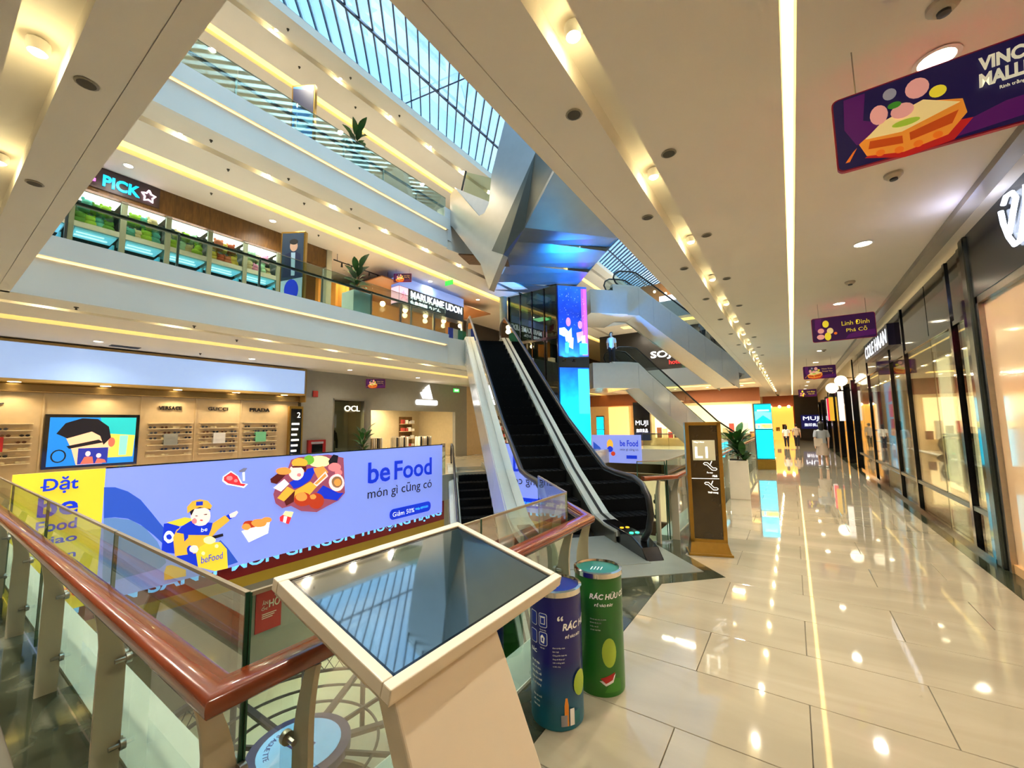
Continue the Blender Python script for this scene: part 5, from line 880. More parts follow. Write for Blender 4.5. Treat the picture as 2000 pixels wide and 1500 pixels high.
# posts and glass of the far balustrade beyond the banner
fb = thing('glass_balustrade', 'glass balustrade on the far side, right of the LED banner', 'balustrade', (0, 0, 0))
handrail_sweep([(-10.45, 10.8, 1.0), (-10.45, 11.0, 1.0)], 0.06, 0.06, RUBBER, fb); glass_panel((-10.42, 10.8), (-10.42, 11.0), 0.02, 1.1, fb)

# ---- far shops on our level (wall plane x = -15.8)
WX = -15.8
def wt(s, y0, y1, z0, z1, m, par, x=WX+0.01, d=0.03, **k): return text(s, m, par, (x, y0, z0), YH, ZH, w=y1-y0, h=z1-z0, depth=d, **k)
ey = thing('eyewear_shop', 'cream eyewear shop wall with brand names across the atrium', 'shop', (0, 0, 0))
MB().box(WX-0.2, WX, -3.4, 8.5, 0, 2.72).obj('wall', CREAMW, ey)
for y in (1.95, 3.86, 5.2, 6.5): MB().box(WX, WX+0.03, y-0.02, y+0.02, 0, 2.72).obj('pilaster', CREAMW, ey)
BRZ = mat('bronze_cornice', (150, 122, 76), 0.25, 0.8, var=0.05)
MB().box(WX-0.1, WX+0.16, -3.4, 8.5, 2.72, 2.95).obj('cornice', BRZ, ey, bevel=0.03); MB().box(WX-0.1, WX+0.5, -3.4, 8.5, 2.95, 3.02).obj('soffit', mat('gold_soffit', (206, 168, 96), 0.4), ey)
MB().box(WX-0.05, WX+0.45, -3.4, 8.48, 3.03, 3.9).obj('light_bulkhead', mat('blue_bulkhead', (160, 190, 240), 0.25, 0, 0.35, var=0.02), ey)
MB().box(WX-0.1, WX+0.52, 8.48, 8.52, 2.7, 3.95).box(WX-0.1, WX+0.52, -3.4, 8.5, 3.9, 3.96).obj('bulkhead_trim', mat('trim_brown', (150, 120, 60), 0.5), ey)
for i in range(5): MB().lathe([(0.0, 0), (0.11, 0)], (WX+0.33, 1.4+1.6*i, 2.945), 14, cap=False).obj('downlight_lens', em('eye_lamp', (255, 236, 180), 9), ey); lamp('eyewear_lamp', (WX+0.35, 1.4+1.6*i, 2.9), 22, (1, .82, .55), 'SPOT', 2.4, 0.8, 0.08, ey)
DK = mat('brand_black', (24, 16, 10), 0.4)
wt('VERSACE', 4.26, 4.82, 2.34, 2.46, DK, ey, bold=0.01); wt('GUCCI', 5.53, 6.10, 2.35, 2.46, DK, ey); wt('PRADA', 6.78, 7.45, 2.33, 2.46, DK, ey, bold=0.015)
MB().tube([(WX+0.03, 0.9, 2.42), (WX+0.03, 1.0, 2.6), (WX+0.03, 1.08, 2.55), (WX+0.03, 1.02, 2.42), (WX+0.03, 1.1, 2.4), (WX+0.03, 1.3, 2.44)], 0.018, DK, 6).obj('script_logo', None, ey)
tv = thing('wall_screen', 'large wall screen showing a dark-haired face with glasses in the eyewear shop', 'screen', (0, 0, 0))
MB().box(WX, WX+0.08, 1.99, 3.82, 0.78, 2.18).obj('casing', BLACK, tv)
E1 = lambda n, c: em('tv_'+n, c, 0.7)
sc = [(E1('blue', (20, 110, 190)), rect(2.07, 0.84, 3.75, 2.1)), (E1('teal', (30, 160, 160)), [(3.1, 1.55), (3.75, 1.5), (3.75, 2.1), (3.0, 2.1)]), (E1('yel', (220, 180, 70)), [(3.2, 1.0), (3.72, 1.0), (3.74, 1.6), (3.22, 1.65)]), (E1('teal2', (120, 190, 170)), [(3.42, 1.05), (3.58, 1.05), (3.6, 1.6), (3.42, 1.6)]),
  (E1('skin', (240, 170, 130)), [(2.35, 1.65), (2.5, 1.25), (2.6, 0.85), (3.1, 0.85), (3.25, 1.3), (3.2, 1.7), (2.8, 1.8)]), (E1('hair', (16, 12, 16)), [(2.2, 1.68), (2.35, 1.95), (2.65, 2.08), (2.95, 2.06), (3.18, 1.85), (3.24, 1.55), (3.1, 1.35), (3.02, 1.6), (2.85, 1.72), (2.4, 1.55), (2.33, 1.6)]),
  (E1('ear', (200, 90, 70)), ell(3.26, 1.42, 0.07, 0.13)), (E1('hair', (16, 12, 16)), [(2.4, 1.35), (3.0, 1.5), (3.1, 1.42), (2.45, 1.28)]), (E1('hair', (16, 12, 16)), ell(2.27, 1.1, 0.14, 0.17)), (E1('blue', (20, 110, 190)), ell(2.27, 1.1, 0.11, 0.14)), (E1('card', (30, 40, 130)), rect(2.62, 0.86, 3.2, 1.28)), (E1('coral', (200, 90, 70)), [(2.68, 0.87), (2.75, 1.05), (2.9, 1.05), (2.93, 0.87)]), (E1('coral', (200, 90, 70)), [(2.96, 0.87), (3.0, 1.0), (3.15, 0.95), (3.18, 0.87)]), (E1('face', (240, 200, 180)), ell(2.81, 1.13, 0.05, 0.07)), (E1('face', (240, 200, 180)), ell(3.02, 1.07, 0.05, 0.06))]
art('screen_picture', sc, tv, (WX+0.08, 0, 0), YH, ZH, 0.002, 0.001)
SHB = mat('shelf_cream', (250, 232, 190), 0.35)
gm = {}
def glasses_mesh(m):
    if m.name not in gm:
        q = MB()
        for s_ in (-1, 1): q.lathe([(0.038, 0), (0.04, 0.006)], (0, 0, 0), 10, m)
        n = len(q.v)//2
        q.v = [(0.0+z_, x+(-0.048 if i < n else 0.048), y*0.75) for i, (x, y, z_) in enumerate(q.v)]
        q.box(0, 0.006, -0.012, 0.012, 0.006, 0.014, m); q.box(-0.10, 0.004, -0.092, -0.086, 0.0, 0.012, m); q.box(-0.10, 0.004, 0.086, 0.092, 0.0, 0.012, m)
        gm[m.name] = q.mesh('sunglasses')
    return gm[m.name]
GMS = [mat('lens_black', (24, 20, 18), 0.2), mat('lens_brown', (80, 46, 24), 0.2), mat('lens_grey', (60, 62, 70), 0.2), mat('frame_pale', (220, 200, 150), 0.3)]
random.seed(3)
for bi, (y0, y1, nm) in enumerate(((0.55, 1.80, 'left of the wall screen'), (4.02, 5.12, 'under the VERSACE name'), (5.30, 6.41, 'under the GUCCI name'), (6.58, 7.70, 'under the PRADA name'))):
    t = thing('glasses_rack', 'lit wall rack of narrow shelves %s' % nm, 'rack', (0, 0, 0), 0, 'wall racks in the eyewear shop')
    for r_ in range(7):
        z_ = 0.95+0.163*r_
        MB().box(WX, WX+0.12, y0, y1, z_, z_+0.016).obj('shelf_board', SHB, t)
        if r_ == 6: continue
        for k in range(4):
            if random.random() < 0.12: continue
            o = put('sunglasses', glasses_mesh(random.choice(GMS))); o.location = (WX+0.10, y0+(y1-y0)*(k+0.5)/4+random.uniform(-0.04, 0.04), z_+0.048)
            tag(o, 'pair of sunglasses %s, %s shelf, %s from the left' % (nm, ('lowest', 'second lowest', 'third lowest', 'third highest', 'second highest', 'highest')[r_], ('first', 'second', 'third', 'fourth')[k]), 'sunglasses', 'sunglasses %s' % nm)
    MB().box(WX, WX+0.13, (y0+y1)/2-0.17, (y0+y1)/2+0.17, 1.27, 1.62).obj('display_card', [PRN['red'], mat('card_grey', (150, 150, 140), .5), mat('card_white', (230, 226, 220), .5), mat('card_green', (120, 200, 150), .5)][bi], t)
it = thing('store_directory', 'narrow black store directory in a gold frame beside the eyewear shop', 'sign', (WX+0.25, 8.28, 0))
MB().box(-0.06, 0.06, -0.26, 0.26, 0, 2.55).obj('frame', GOLD, it); MB().box(0.06, 0.075, -0.2, 0.2, 0.1, 2.45).obj('panel', BLACK, it)
WL = em('dir_white', (240, 240, 235), 0.8)
text('2', WL, it, (0.078, 0.02, 2.12), YH, ZH, h=0.2, depth=0.004)
for i in range(7): MB().box(0.075, 0.079, -0.17, 0.12-0.04*(i % 3), 1.85-0.2*i, 1.92-0.2*i).obj('text_line', WL, it)
gw = thing('pier_wall', 'plain grey pier between the eyewear shop and the three-stripe logo shop', 'wall', (0, 0, 0))
MB().box(WX-0.2, WX+0.1, 8.56, 9.92, 0, 4.0).box(WX-0.2, WX+0.1, 9.92, 11.5, 2.92, 4.0).obj('wall', GREYW, gw)
MB().box(WX-0.1, WX-0.09, 9.92, 11.45, 0, 2.92).obj('window_pane', GLASSD, gw); MB().box(WX-0.12, WX+0.11, 9.92, 9.97, 0, 2.92).box(WX-0.12, WX+0.11, 11.4, 11.5, 0, 2.92).box(WX-0.12, WX+0.11, 9.92, 11.5, 2.87, 2.92).obj('window_frame', STEEL, gw)
MB().box(WX-1.3, WX-1.2, 9.92, 11.5, 0, 2.9).obj('window_backdrop', mat('window_back', (190, 180, 150), 0.5), gw); wt('OCL', 10.55, 11.3, 2.42, 2.66, em('ocl', (255, 250, 225), 1), gw, WX-0.08)
MB().box(WX-1.19, WX-1.17, 10.0, 10.5, 1.2, 2.4).obj('backlight', em('win_back', (255, 232, 170), 1.5), gw)
fbx = thing('fire_hose_cabinet', 'red fire hose cabinet with dark window on the grey pier', 'cabinet', (WX+0.101, 9.2, 0)); MB().box(0, 0.12, -0.36, 0.36, 0.3, 1.25).obj('body', mat('fire_red', (150, 26, 26), 0.35), fbx); MB().box(0.12, 0.13, -0.22, 0.22, 0.4, 1.08).obj('door_glass', BLACK, fbx); MB().box(0.12, 0.135, -0.25, 0.25, 1.1, 1.18).obj('label_strip', PRN['grey'], fbx)
tag(MB().box(WX+0.1, WX+0.16, 9.0, 9.22, 2.95, 3.2).obj('alarm_box', mat('alarm_red', (170, 40, 30), 0.4), bevel=0.02), 'small red alarm box high on the grey pier', 'alarm')
mq = thing('mannequin', 'dark coated mannequin in the lit window beside the grey pier', 'mannequin', (WX-0.6, 10.25, 0))
COAT = mat('coat_dark', (34, 38, 26), 0.7, var=0.2)
MB().lathe([(0.16, 0.55), (0.2, 0.8), (0.17, 1.1), (0.24, 1.45), (0.2, 1.6), (0.07, 1.66)], (0, 0, 0), 14).obj('coat', COAT, mq, True); MB().lathe([(0.05, 0), (0.06, 0.6)], (0.0, 0.08, 0), 8).lathe([(0.05, 0), (0.06, 0.6)], (0.0, -0.08, 0), 8).obj('legs', BLACKM, mq, True); MB().lathe([(0.05, 1.62), (0.06, 1.7), (0.09, 1.8), (0.07, 1.9), (0.01, 1.93)], (0, 0, 0), 10).obj('head', BLACKM, mq, True)
for s_ in (-1, 1): MB().tube([(0, s_*0.22, 1.5), (0.02, s_*0.29, 1.15), (0.08, s_*0.26, 0.85)], [0.07, 0.06, 0.05], COAT, 8).obj('sleeve', None, mq, True)
pp = thing('potted_plant', 'broad-leaved potted plant before the lit window across the atrium', 'plant', (WX+1.6, 10.3, 0)); MB().lathe([(0.18, 0), (0.26, 0.45), (0.24, 0.45)], (0, 0, 0), 16).obj('pot', BLACKM, pp, True); plant(pp, 0, 0, 0.42, 1.1, 26, 0.6, 1.5)
# shop with the three-stripe logo
sp = thing('sports_shop', 'grey sports shop front with a lit white three-stripe logo', 'shop', (0, 0, 0))
MB().box(WX-0.2, WX, 11.5, 18.5, 2.5, 4.0).box(WX-0.2, WX, 11.5, 11.85, 0, 2.5).box(WX-0.2, WX, 17.5, 18.5, 0, 2.5).obj('wall', GREYW, sp)
MB().box(WX-4, WX-0.2, 11.5, 11.6, 0, 3).box(WX-4, WX-0.2, 18.4, 18.5, 0, 3).box(WX-4, WX-3.9, 11.5, 18.5, 0, 3).obj('interior_wall', mat('sport_wall', (190, 170, 130), 0.5), sp); MB().box(WX-4, WX-0.2, 11.5, 18.5, 2.9, 3.0).obj('interior_ceiling', DARKG, sp)
LG = em('logo_white', (255, 255, 255), 1.2)
def stripes(x, y0, z0, s, par):
    for i in range(3):
        b0 = y0+s*(0.12+0.22*i); h_ = s*(0.38+0.17*i)
        MB().prism([(x, b0, z0), (x, b0+s*0.2, z0), (x, b0+s*0.2-h_*0.42+s*0.06, z0+h_*0.95), (x, b0-h_*0.42, z0+h_*0.72)], (0.03, 0, 0)).obj('logo_stripe', LG, par)
stripes(WX+0.02, 14.85, 3.15, 1.1, sp)
MB().prism([(WX+0.02, a, b_) for a, b_ in rrect(14.5, 2.82, 16.05, 3.08, 0.1)], (0.03, 0, 0)).obj('logo_wordmark', LG, sp); stripes(WX-3.85, 17.0, 1.35, 0.9, sp)
for i in range(4): MB().box(WX-3.0, WX-1.0, 12.2+1.6*i, 12.4+1.6*i, 2.87, 2.89).obj('ceiling_light', em('sport_lamp', (255, 232, 180), 6), sp)
lamp('sport_area', (WX-2, 15, 2.85), 120, (1, .86, .62), 'AREA', 3, 5, parent=sp)
random.seed(11)
for k, (yy, w_) in enumerate(((12.4, 1.2), (13.9, 1.0), (17.2, 1.0))):
    t = thing('clothes_wall_rack', 'wall rack of pale goods inside the sports shop, %s' % ('left one', 'middle one', 'right one')[k], 'rack', (WX-3.8, yy, 0), 0, 'racks in the sports shop'); MB().box(0, 0.03, -w_/2, w_/2, 0.2, 2.3).obj('back', TIMBER, t)
    for r_ in range(4):
        MB().box(0.03, 0.35, -w_/2, w_/2, 0.5+0.45*r_, 0.53+0.45*r_).obj('shelf_board', CREAMW, t)
        for j in range(4):
            o = tag(MB().box(-0.09, 0.09, -0.1, 0.1, 0, random.uniform(0.12, 0.26)).obj('folded_goods', mat('goods%d' % random.randint(0, 4), [(240, 236, 226), (30, 30, 34), (200, 190, 170), (170, 60, 50), (210, 205, 200)][random.randint(0, 4)], 0.7), bevel=0.02), 'small item in the sports shop, %s rack, %s shelf, %s from the left' % (('left', 'middle', 'right')[k], ('lowest', 'second lowest', 'second highest', 'highest')[r_], ('first', 'second', 'third', 'fourth')[j]), 'goods', 'goods on the sports shop racks'); o.location = (WX-3.6, yy-w_/2+w_*(j+0.5)/4, 0.53+0.45*r_)
for k in range(3):
    t = thing('clothes_rail', 'metal rail hung with pale clothes in the sports shop, %s' % ('left', 'middle', 'right')[k], 'rail', (WX-1.6, 13.2+1.7*k, 0), 0, 'clothes rails'); MB().tube([(0, -0.5, 0), (0, -0.5, 1.2), (0, 0.5, 1.2), (0, 0.5, 0)], 0.015, STEEL, 6).obj('rail', None, t)
    for j in range(8): MB().box(-0.2, 0.2, -0.45+0.12*j, -0.4+0.12*j, 0.35, 1.15).obj('garment', mat('garm%d' % (j % 4), [(226, 214, 190), (40, 40, 40), (200, 180, 150), (236, 232, 226)][j % 4], 0.8), t, bevel=0.015)
ex = thing('exit_sign', 'small green exit sign high beside the three-stripe logo', 'sign', (WX+0.6, 16.9, 3.55)); MB().box(0, 0.05, -0.22, 0.22, 0, 0.2).obj('box', em('exit_green', (40, 170, 60), 1.0), ex); text('EXIT', em('exit_w', (220, 255, 220), 2), ex, (0.051, -0.16, 0.05), YH, ZH, w=0.32, h=0.1, depth=0.003); MB().tube([(0.02, 0, 0.2), (0.02, 0, 0.45)], 0.01, STEEL, 6).obj('hanger', None, ex)
struct(MB().box(WX-0.2, WX, 18.5, 46, 0, 4.0).obj('wall_far_shops', CREAMW))
# ================================================================ FAR SIDE, SECOND LEVEL
def far_bal(name_label, zf, ztop, zrail, y0, y1, m):
    t = thing('glass_balustrade', name_label, 'balustrade', (0, 0, 0))
    n = max(1, round((y1-y0)/1.5)); dy = (y1-y0)/n
    for i in range(n):
        p = MB().box(XF-0.02, XF-0.008, y0+dy*i+0.006, y0+dy*(i+1)-0.006, zf, ztop).obj('glass_panel', GLASS, t); MB().box(XF-0.022, XF-0.006, y0+dy*i, y0+dy*(i+1), ztop, ztop+0.012).obj('polished_edge', GCAP, p)
        MB().box(XF-0.09, XF-0.05, y0+dy*i-0.02, y0+dy*i+0.02, zf-0.1, zrail).obj('post', STEEL, t)
    MB().box(XF-0.14, XF-0.06, y0, y1, zrail-0.025, zrail+0.035).obj('handrail', m, t, bevel=0.01)
    return t
DRAIL = mat('dark_rail', (62, 52, 40), 0.3)
far_bal('glass balustrade with dark handrail on the far second level', L2+0.08, 6.1, 5.86, 1.35, 11.0, DRAIL)
far_bal('glass balustrade with dark handrail on the far top level', L3+0.12, 10.4, 10.05, 1.0, 11.0, DRAIL)
PX = -14.1
ps = thing('plush_shop', 'brown-fronted toy shop with a lit cyan PICK sign on the far second level', 'shop', (0, 0, 0))
MB().box(PX-0.2, PX, -2, 8.45, 7.72, 8.4).obj('fascia', TIMBER, ps); MB().box(PX-1.5, PX-1.4, -2, 8.45, 5, 7.72).obj('back_wall', mat('plush_back', (60, 60, 56), 0.6), ps); MB().box(PX-0.02, PX+0.03, -2, 3.5, 7.82, 8.38).obj('sign_board', mat('sign_brown', (58, 42, 44), 0.4), ps)
text('THE', em('neon_pink', (250, 110, 235), 0.9), ps, (PX+0.03, 1.25, 7.97), YH, ZH, w=0.98, h=0.30, depth=0.05, bold=0.04); text('PICK', em('neon_cyan', (0, 190, 245), 0.9), ps, (PX+0.03, 2.36, 7.92), YH, ZH, w=0.72, h=0.30, depth=0.03, bold=0.03)
st_ = [(3.26+0.15*(1 if i % 2 == 0 else 0.55)*math.sin(PI*i/5), 8.05+0.17*(1 if i % 2 == 0 else 0.55)*math.cos(PI*i/5)) for i in range(10)]
MB().tube([(PX+0.06, a, b_) for a, b_ in st_+[st_[0]]], 0.02, em('neon_star', (250, 220, 240), 3.0), 6).obj('neon_star', None, ps)
bays = [0.0, 0.95, 1.88, 2.82, 3.75, 4.75, 5.72, 6.75, 7.7]
PC = [(150, 190, 60), (90, 140, 50), (200, 120, 90), (230, 150, 200), (210, 190, 150), (90, 170, 160), (170, 80, 50), (220, 200, 90), (180, 220, 190)]
PLM = [mat('plush_%d' % i, c_, 0.9, var=0.1, scale=20) for i, c_ in enumerate(PC)]
BLUEB = mat('case_blue', (110, 196, 236), 0.3, 0, 0.3, var=0.02)
random.seed(21); plm = {}
def plush_mesh(i):
    if i not in plm:
        q = MB().ball((0, 0, 0.13), 0.13, 0.15, 0.13, PLM[i], 10, 6).ball((0.04, 0, 0.27), 0.10, 0.11, 0.10, PLM[i], 10, 6).ball((0.02, -0.08, 0.36), 0.035, 0.035, 0.05, PLM[i], 6, 4).ball((0.02, 0.08, 0.36), 0.035, 0.035, 0.05, PLM[i], 6, 4); plm[i] = q.mesh('plush_toy', True)
    return plm[i]
for bi, (a, b_) in enumerate(zip(bays, bays[1:])):
    nm = ('leftmost', 'second', 'third', 'fourth', 'fifth', 'sixth', 'seventh', 'rightmost')[bi]
    t = thing('display_case', 'lit toy display case with pale blue lower box, %s along the PICK shop' % nm, 'display case', (0, 0, 0), 0, 'display cases of the PICK shop')
    g = MB()
    for y in (a, b_-0.06): g.box(PX-0.08, PX, y, y+0.06, 5.0, 7.7)
    g.obj('upright', mat('case_grey', (150, 148, 132), 0.4), t)
    MB().box(PX-0.9, PX-0.02, a+0.06, b_-0.06, 6.72, 6.86).obj('shelf_board', mat('case_shelf', (190, 188, 176), 0.4), t); MB().box(PX-0.9, PX-0.02, a+0.06, b_-0.06, 7.18, 7.21).obj('shelf_board', GLASS, t)
    MB().box(PX-0.6, PX-0.05, a+0.08, b_-0.08, 7.62, 7.68).obj('case_light', em('case_lamp', (255, 255, 250), 1.6), t)
    MB().box(PX-0.8, PX-0.78, a+0.06, b_-0.06, 6.86, 7.7).obj('back', DARKG, t)
    lb = MB().box(PX-0.75, PX-0.7, a+0.1, b_-0.1, 5.1, 6.5).box(PX-0.75, PX-0.1, a+0.1, b_-0.1, 5.02, 5.1).box(PX-0.75, PX-0.1, b_-0.16, b_-0.12, 5.1, 6.5).obj('blue_box', BLUEB, t)
    for k in range(2): MB().box(PX-0.69, PX-0.66, a+0.15, b_-0.3+0.06*k, 6.1+0.16*k, 6.14+0.16*k).obj('light_tube', em('case_tube', (240, 250, 255), 0.7), t)
    MB().box(PX-0.7, PX-0.06, a+0.1, b_-0.1, 6.66, 6.70).obj('light_panel', em('case_panel', (150, 215, 245), 0.42), t); MB().box(PX-0.5, PX-0.42, a+0.14, b_-0.2, 6.64, 6.66).obj('light_tube', em('case_tube', (240, 250, 255), 0.7), t); MB().box(PX-0.26, PX-0.2, a+0.14, b_-0.3, 6.64, 6.66).obj('light_tube', em('case_tube', (240, 250, 255), 0.7), t)
    MB().box(PX-0.03, PX-0.025, a+0.06, b_-0.06, 5.1, 6.72).obj('front_glass', GLASS, t)
    base = random.randint(0, 8)
    for k in range(7):
        o = put('plush_toy', plush_mesh((base+(k % 3)*4) % 9)); row = k % 2
        o.location = (PX-0.3+random.uniform(-0.05, 0.05), a+0.2+(b_-a-0.4)*(k//2+0.5*row)/3.2, 6.86 if not row else 7.21); o.rotation_euler = (0, 0, random.uniform(-0.6, 0.6)); s_ = random.uniform(0.75, 1.05); o.scale = (s_, s_*1.15, s_*0.95)
        tag(o, 'soft toy in the %s lit case of the PICK shop, %s shelf, %s' % (nm, ('lower', 'upper')[row], ('first', 'second', 'third', 'fourth')[k//2]), 'soft toy', 'soft toys in the %s case' % nm)
    lamp('case_fill', (PX-0.3, (a+b_)/2, 7.55), 3, (1, 1, 0.95), 'POINT', rad=0.15, parent=t)
struct(MB().box(PX-0.25, PX+0.05, 8.45, 8.65, 5, 8.4).obj('trim_7', mat('pier_pale', (196, 192, 170), 0.5)))
# cafe corner with curtain and track lights
cf = thing('cafe_corner', 'cafe corner with orange curtain and brown ceiling on the far second level', 'shop', (0, 0, 0))
MB().box(PX-3, PX-2.9, 8.6, 11.6, 5, 8.4).obj('back_wall', mat('cafe_brown', (130, 92, 48), 0.5), cf)
ORC = mat('curtain_orange', (230, 150, 60), 0.7)
q = MB()
for i in range(17): q.v += [(PX-1.2+0.06*math.sin(i*PI/2), 8.75+1.5*i/16, 6.5), (PX-1.2+0.06*math.sin(i*PI/2), 8.75+1.5*i/16, 7.75)]
for i in range(16): q.f.append((2*i, 2*i+2, 2*i+3, 2*i+1)); q.mi.append(0)
q.obj('curtain', ORC, cf, True); MB().box(PX-1.2, PX-0.2, 8.8, 9.9, 5, 6.05).obj('counter', BLACK, cf, bevel=0.02); MB().box(PX-0.9, PX-0.6, 9.0, 9.5, 6.05, 6.45).obj('menu_board', em('menu_glow', (255, 236, 180), 1.0), cf)
lamp('cafe_lamp', (PX-0.8, 10.0, 8.0), 60, (1, .75, .42), 'SPOT', 2.6, 0.8, 0.1, cf)
tr = thing('track_light', 'black ceiling track with six spot heads on the far second level', 'track light', (0, 0, 0)); MB().beam((PX, 8.75, 8.12), (PX, 11.45, 8.12), 0.035, 0.035).obj('track', BLACKM, tr); MB().tube([(PX, 8.9, 8.12), (PX, 8.9, 8.4)], 0.01, BLACKM, 6).tube([(PX, 11.3, 8.12), (PX, 11.3, 8.4)], 0.01, BLACKM, 6).obj('hanger', None, tr)
for i in range(6): y = 9.1+0.42*i; MB().lathe([(0.03, 0), (0.04, -0.14), (0.045, -0.15)], (PX, y, 8.09), 10).obj('spot_head', BLACKM, tr, True)
# udon restaurant
ud = thing('restaurant_sign', 'long lit sign box reading MARUKAME UDON on the far second level', 'sign', (0, 0, 0)); UX = -13.6
MB().box(UX-0.5, UX, 11.5, 15.7, 7.0, 7.78).obj('sign_box', mat('udon_blue', (44, 60, 84), 0.3), ud); MB().box(UX-0.5, UX+0.01, 11.5, 15.7, 7.78, 8.2).obj('ceiling_glow_band', em('udon_ceiling_glow', (130, 160, 240), 0.3), ud)  # blue glow on the ceiling above the sign, built as an emissive band
MB().box(UX, UX+0.012, 11.52, 12.0, 7.05, 7.76).box(UX-0.5, UX, 11.49, 11.5, 7.05, 7.76).obj('logo_panel', em('udon_logo', (255, 200, 220), 0.5), ud)
UW = em('udon_white', (240, 248, 255), 0.8)
text('MARUKAME UDON', UW, ud, (UX+0.005, 12.15, 7.36), YH, ZH, w=3.4, h=0.34, depth=0.03, bold=0.02); text('丸亀製麺 うどん', UW, ud, (UX+0.005, 12.1, 7.08), YH, ZH, w=1.9, h=0.2, depth=0.03, bold=0.01); text('丸', em('udon_red', (230, 120, 150), 1.0), ud, (UX+0.015, 11.6, 7.2), YH, ZH, w=0.34, h=0.4, depth=0.01)
rs = thing('udon_restaurant', 'warm-lit restaurant room under the MARUKAME UDON sign', 'restaurant', (0, 0, 0))
MB().box(UX-3.2, UX-3.1, 10.4, 18, 5, 8.4).obj('back_wall', mat('udon_wall', (190, 140, 80), 0.6), rs); MB().box(UX-3.1, UX, 10.6, 18, 7.9, 7.95).obj('inner_ceiling', mat('udon_ceiling', (150, 100, 60), 0.6), rs)
for i in range(7): MB().box(UX-3.08, UX-3.04, 11+0.95*i, 11.8+0.95*i, 5.9, 6.9).obj('menu_panel', mat('menu_paper', (246, 222, 170), 0.5, 0, 0.25), rs)
for i in range(5): MB().ball((UX-1.2, 11.6+1.3*i, 7.2), 0.12, 0.12, 0.12, None, 10, 6).obj('pendant_lamp', em('udon_lamp', (255, 220, 150), 7), rs); lamp('udon_fill', (UX-1.2, 11.6+1.3*i, 6.95), 22, (1, .74, .4), 'POINT', rad=0.12, parent=rs)
for y in (11.6, 13.6, 15.6): MB().box(UX-0.06, UX+0.02, y-0.05, y+0.05, 5, 7.0).obj('pier', STEEL, rs)
MB().box(UX-0.3, UX-0.1, 11.7, 14.3, 5.0, 5.9).obj('counter', mat('udon_counter', (72, 50, 30), 0.5), rs)
for i, c_ in enumerate(((20, 50, 150), (150, 170, 180), (10, 100, 90), (10, 96, 70))): MB().box(UX+0.05, UX+0.08, 14.5+0.35*i, 14.83+0.35*i, 5.0, 6.5).obj('cloth_banner', mat('noren%d' % i, c_, 0.8), rs)
struct(MB().box(-17, -16.9, 17.9, 46, 5, 8.4).obj('wall_far_second', mat('dark_shop', (60, 48, 36), 0.6)))
def poster_totem(x, y, z_, label, pal, rz):
    t = thing('poster_totem', label, 'sign', (x, y, z_), rz); MB().box(-0.34, 0.34, -0.06, 0.06, 0, 2.1).obj('frame', GOLD, t, bevel=0.01); MB().box(-0.30, 0.30, -0.066, -0.06, 0.12, 2.05).obj('poster', pal[0], t); art('poster_print', pal[1], t, (0, -0.066, 0), XH, ZH, 0.001, 0.001); return t
N1, N2, N3 = mat('pst_navy', (24, 40, 80), .4), mat('pst_skin', (226, 180, 150), .5), mat('pst_pale', (180, 210, 230), .4)
poster_totem(-11.0, 5.65, L2, 'gold-framed poster totem of a figure in a navy suit on the far second level', (mat('pst_bg', (40, 66, 92), .4), [(N3, [(-0.3, 0.12), (0.3, 0.12), (0.3, 0.8), (-0.3, 0.7)]), (em('pst_blue', (20, 50, 190), .3), ell(0.0, 0.45, 0.2, 0.3)), (N1, [(-0.26, 0.8), (0.26, 0.8), (0.22, 1.45), (0.05, 1.55), (-0.2, 1.45)]), (N3, [(-0.02, 0.85), (0.08, 0.85), (0.08, 1.5), (-0.04, 1.5)]), (N2, ell(0.03, 1.68, 0.11, 0.15)), (mat('pst_hair', (20, 18, 20), .5), ell(0.03, 1.80, 0.12, 0.08))]), 0.55)
poster_totem(-10.95, 5.75, L3, 'gold-framed bright blue poster totem on the far top level', (mat('pst_cyan', (30, 130, 220), .4), [(mat('pst_dk', (30, 40, 80), .4), [(-0.3, 1.5), (0.3, 1.2), (0.3, 1.9), (-0.3, 2.0)]), (mat('pst_lt', (120, 200, 240), .4), [(-0.3, 0.5), (0.3, 0.9), (0.3, 1.2), (-0.3, 0.8)])]), 0.55)
def box_planter(x, y, z_, label, gl):
    t = thing('box_planter', label, 'planter', (x, y, z_)); MB().box(-0.3, 0.3, -0.3, 0.3, 0, 0.85).obj('pot', gl, t, bevel=0.01); MB().box(-0.27, 0.27, -0.27, 0.27, 0.85, 0.86).obj('soil', SOIL, t); plant(t, 0, 0, 0.85, 0.8, 22, 0.5, 1.3)
box_planter(-10.9, 7.55, L2, 'pale box planter with a dark plant behind the second-level balustrade', mat('pot_pale', (206, 222, 212), 0.2)); box_planter(-10.9, 7.4, L3, 'white box planter with a small plant on the far top level', WHITE)
ex2 = thing('exit_sign', 'small green exit sign near the top of the escalator', 'sign', (-12.3, 13.2, 8.0)); MB().box(-0.22, 0.22, 0, 0.05, 0, 0.2).obj('box', em('exit_green', (40, 170, 60), 1.0), ex2); MB().tube([(0, 0.02, 0.2), (0, 0.02, 0.4)], 0.01, STEEL, 6).obj('hanger', None, ex2)
# third level: louvred wall
lv = struct(MB().box(-14.6, -14.5, -2, 30, L3, CZ[2]).obj('wall_louvre', mat('louvre_back', (40, 50, 48), 0.6)), 'dark louvred wall on the far top level')
for i in range(15): MB().prism([(-14.45, -2, L3+0.1+0.2*i), (-14.32, -2, L3+0.2+0.2*i), (-14.31, -2, L3+0.22+0.2*i), (-14.45, -2, L3+0.13+0.2*i)], (0, 32, 0)).obj('slat', mat('louvre_slat', (88, 104, 96), 0.6), lv)

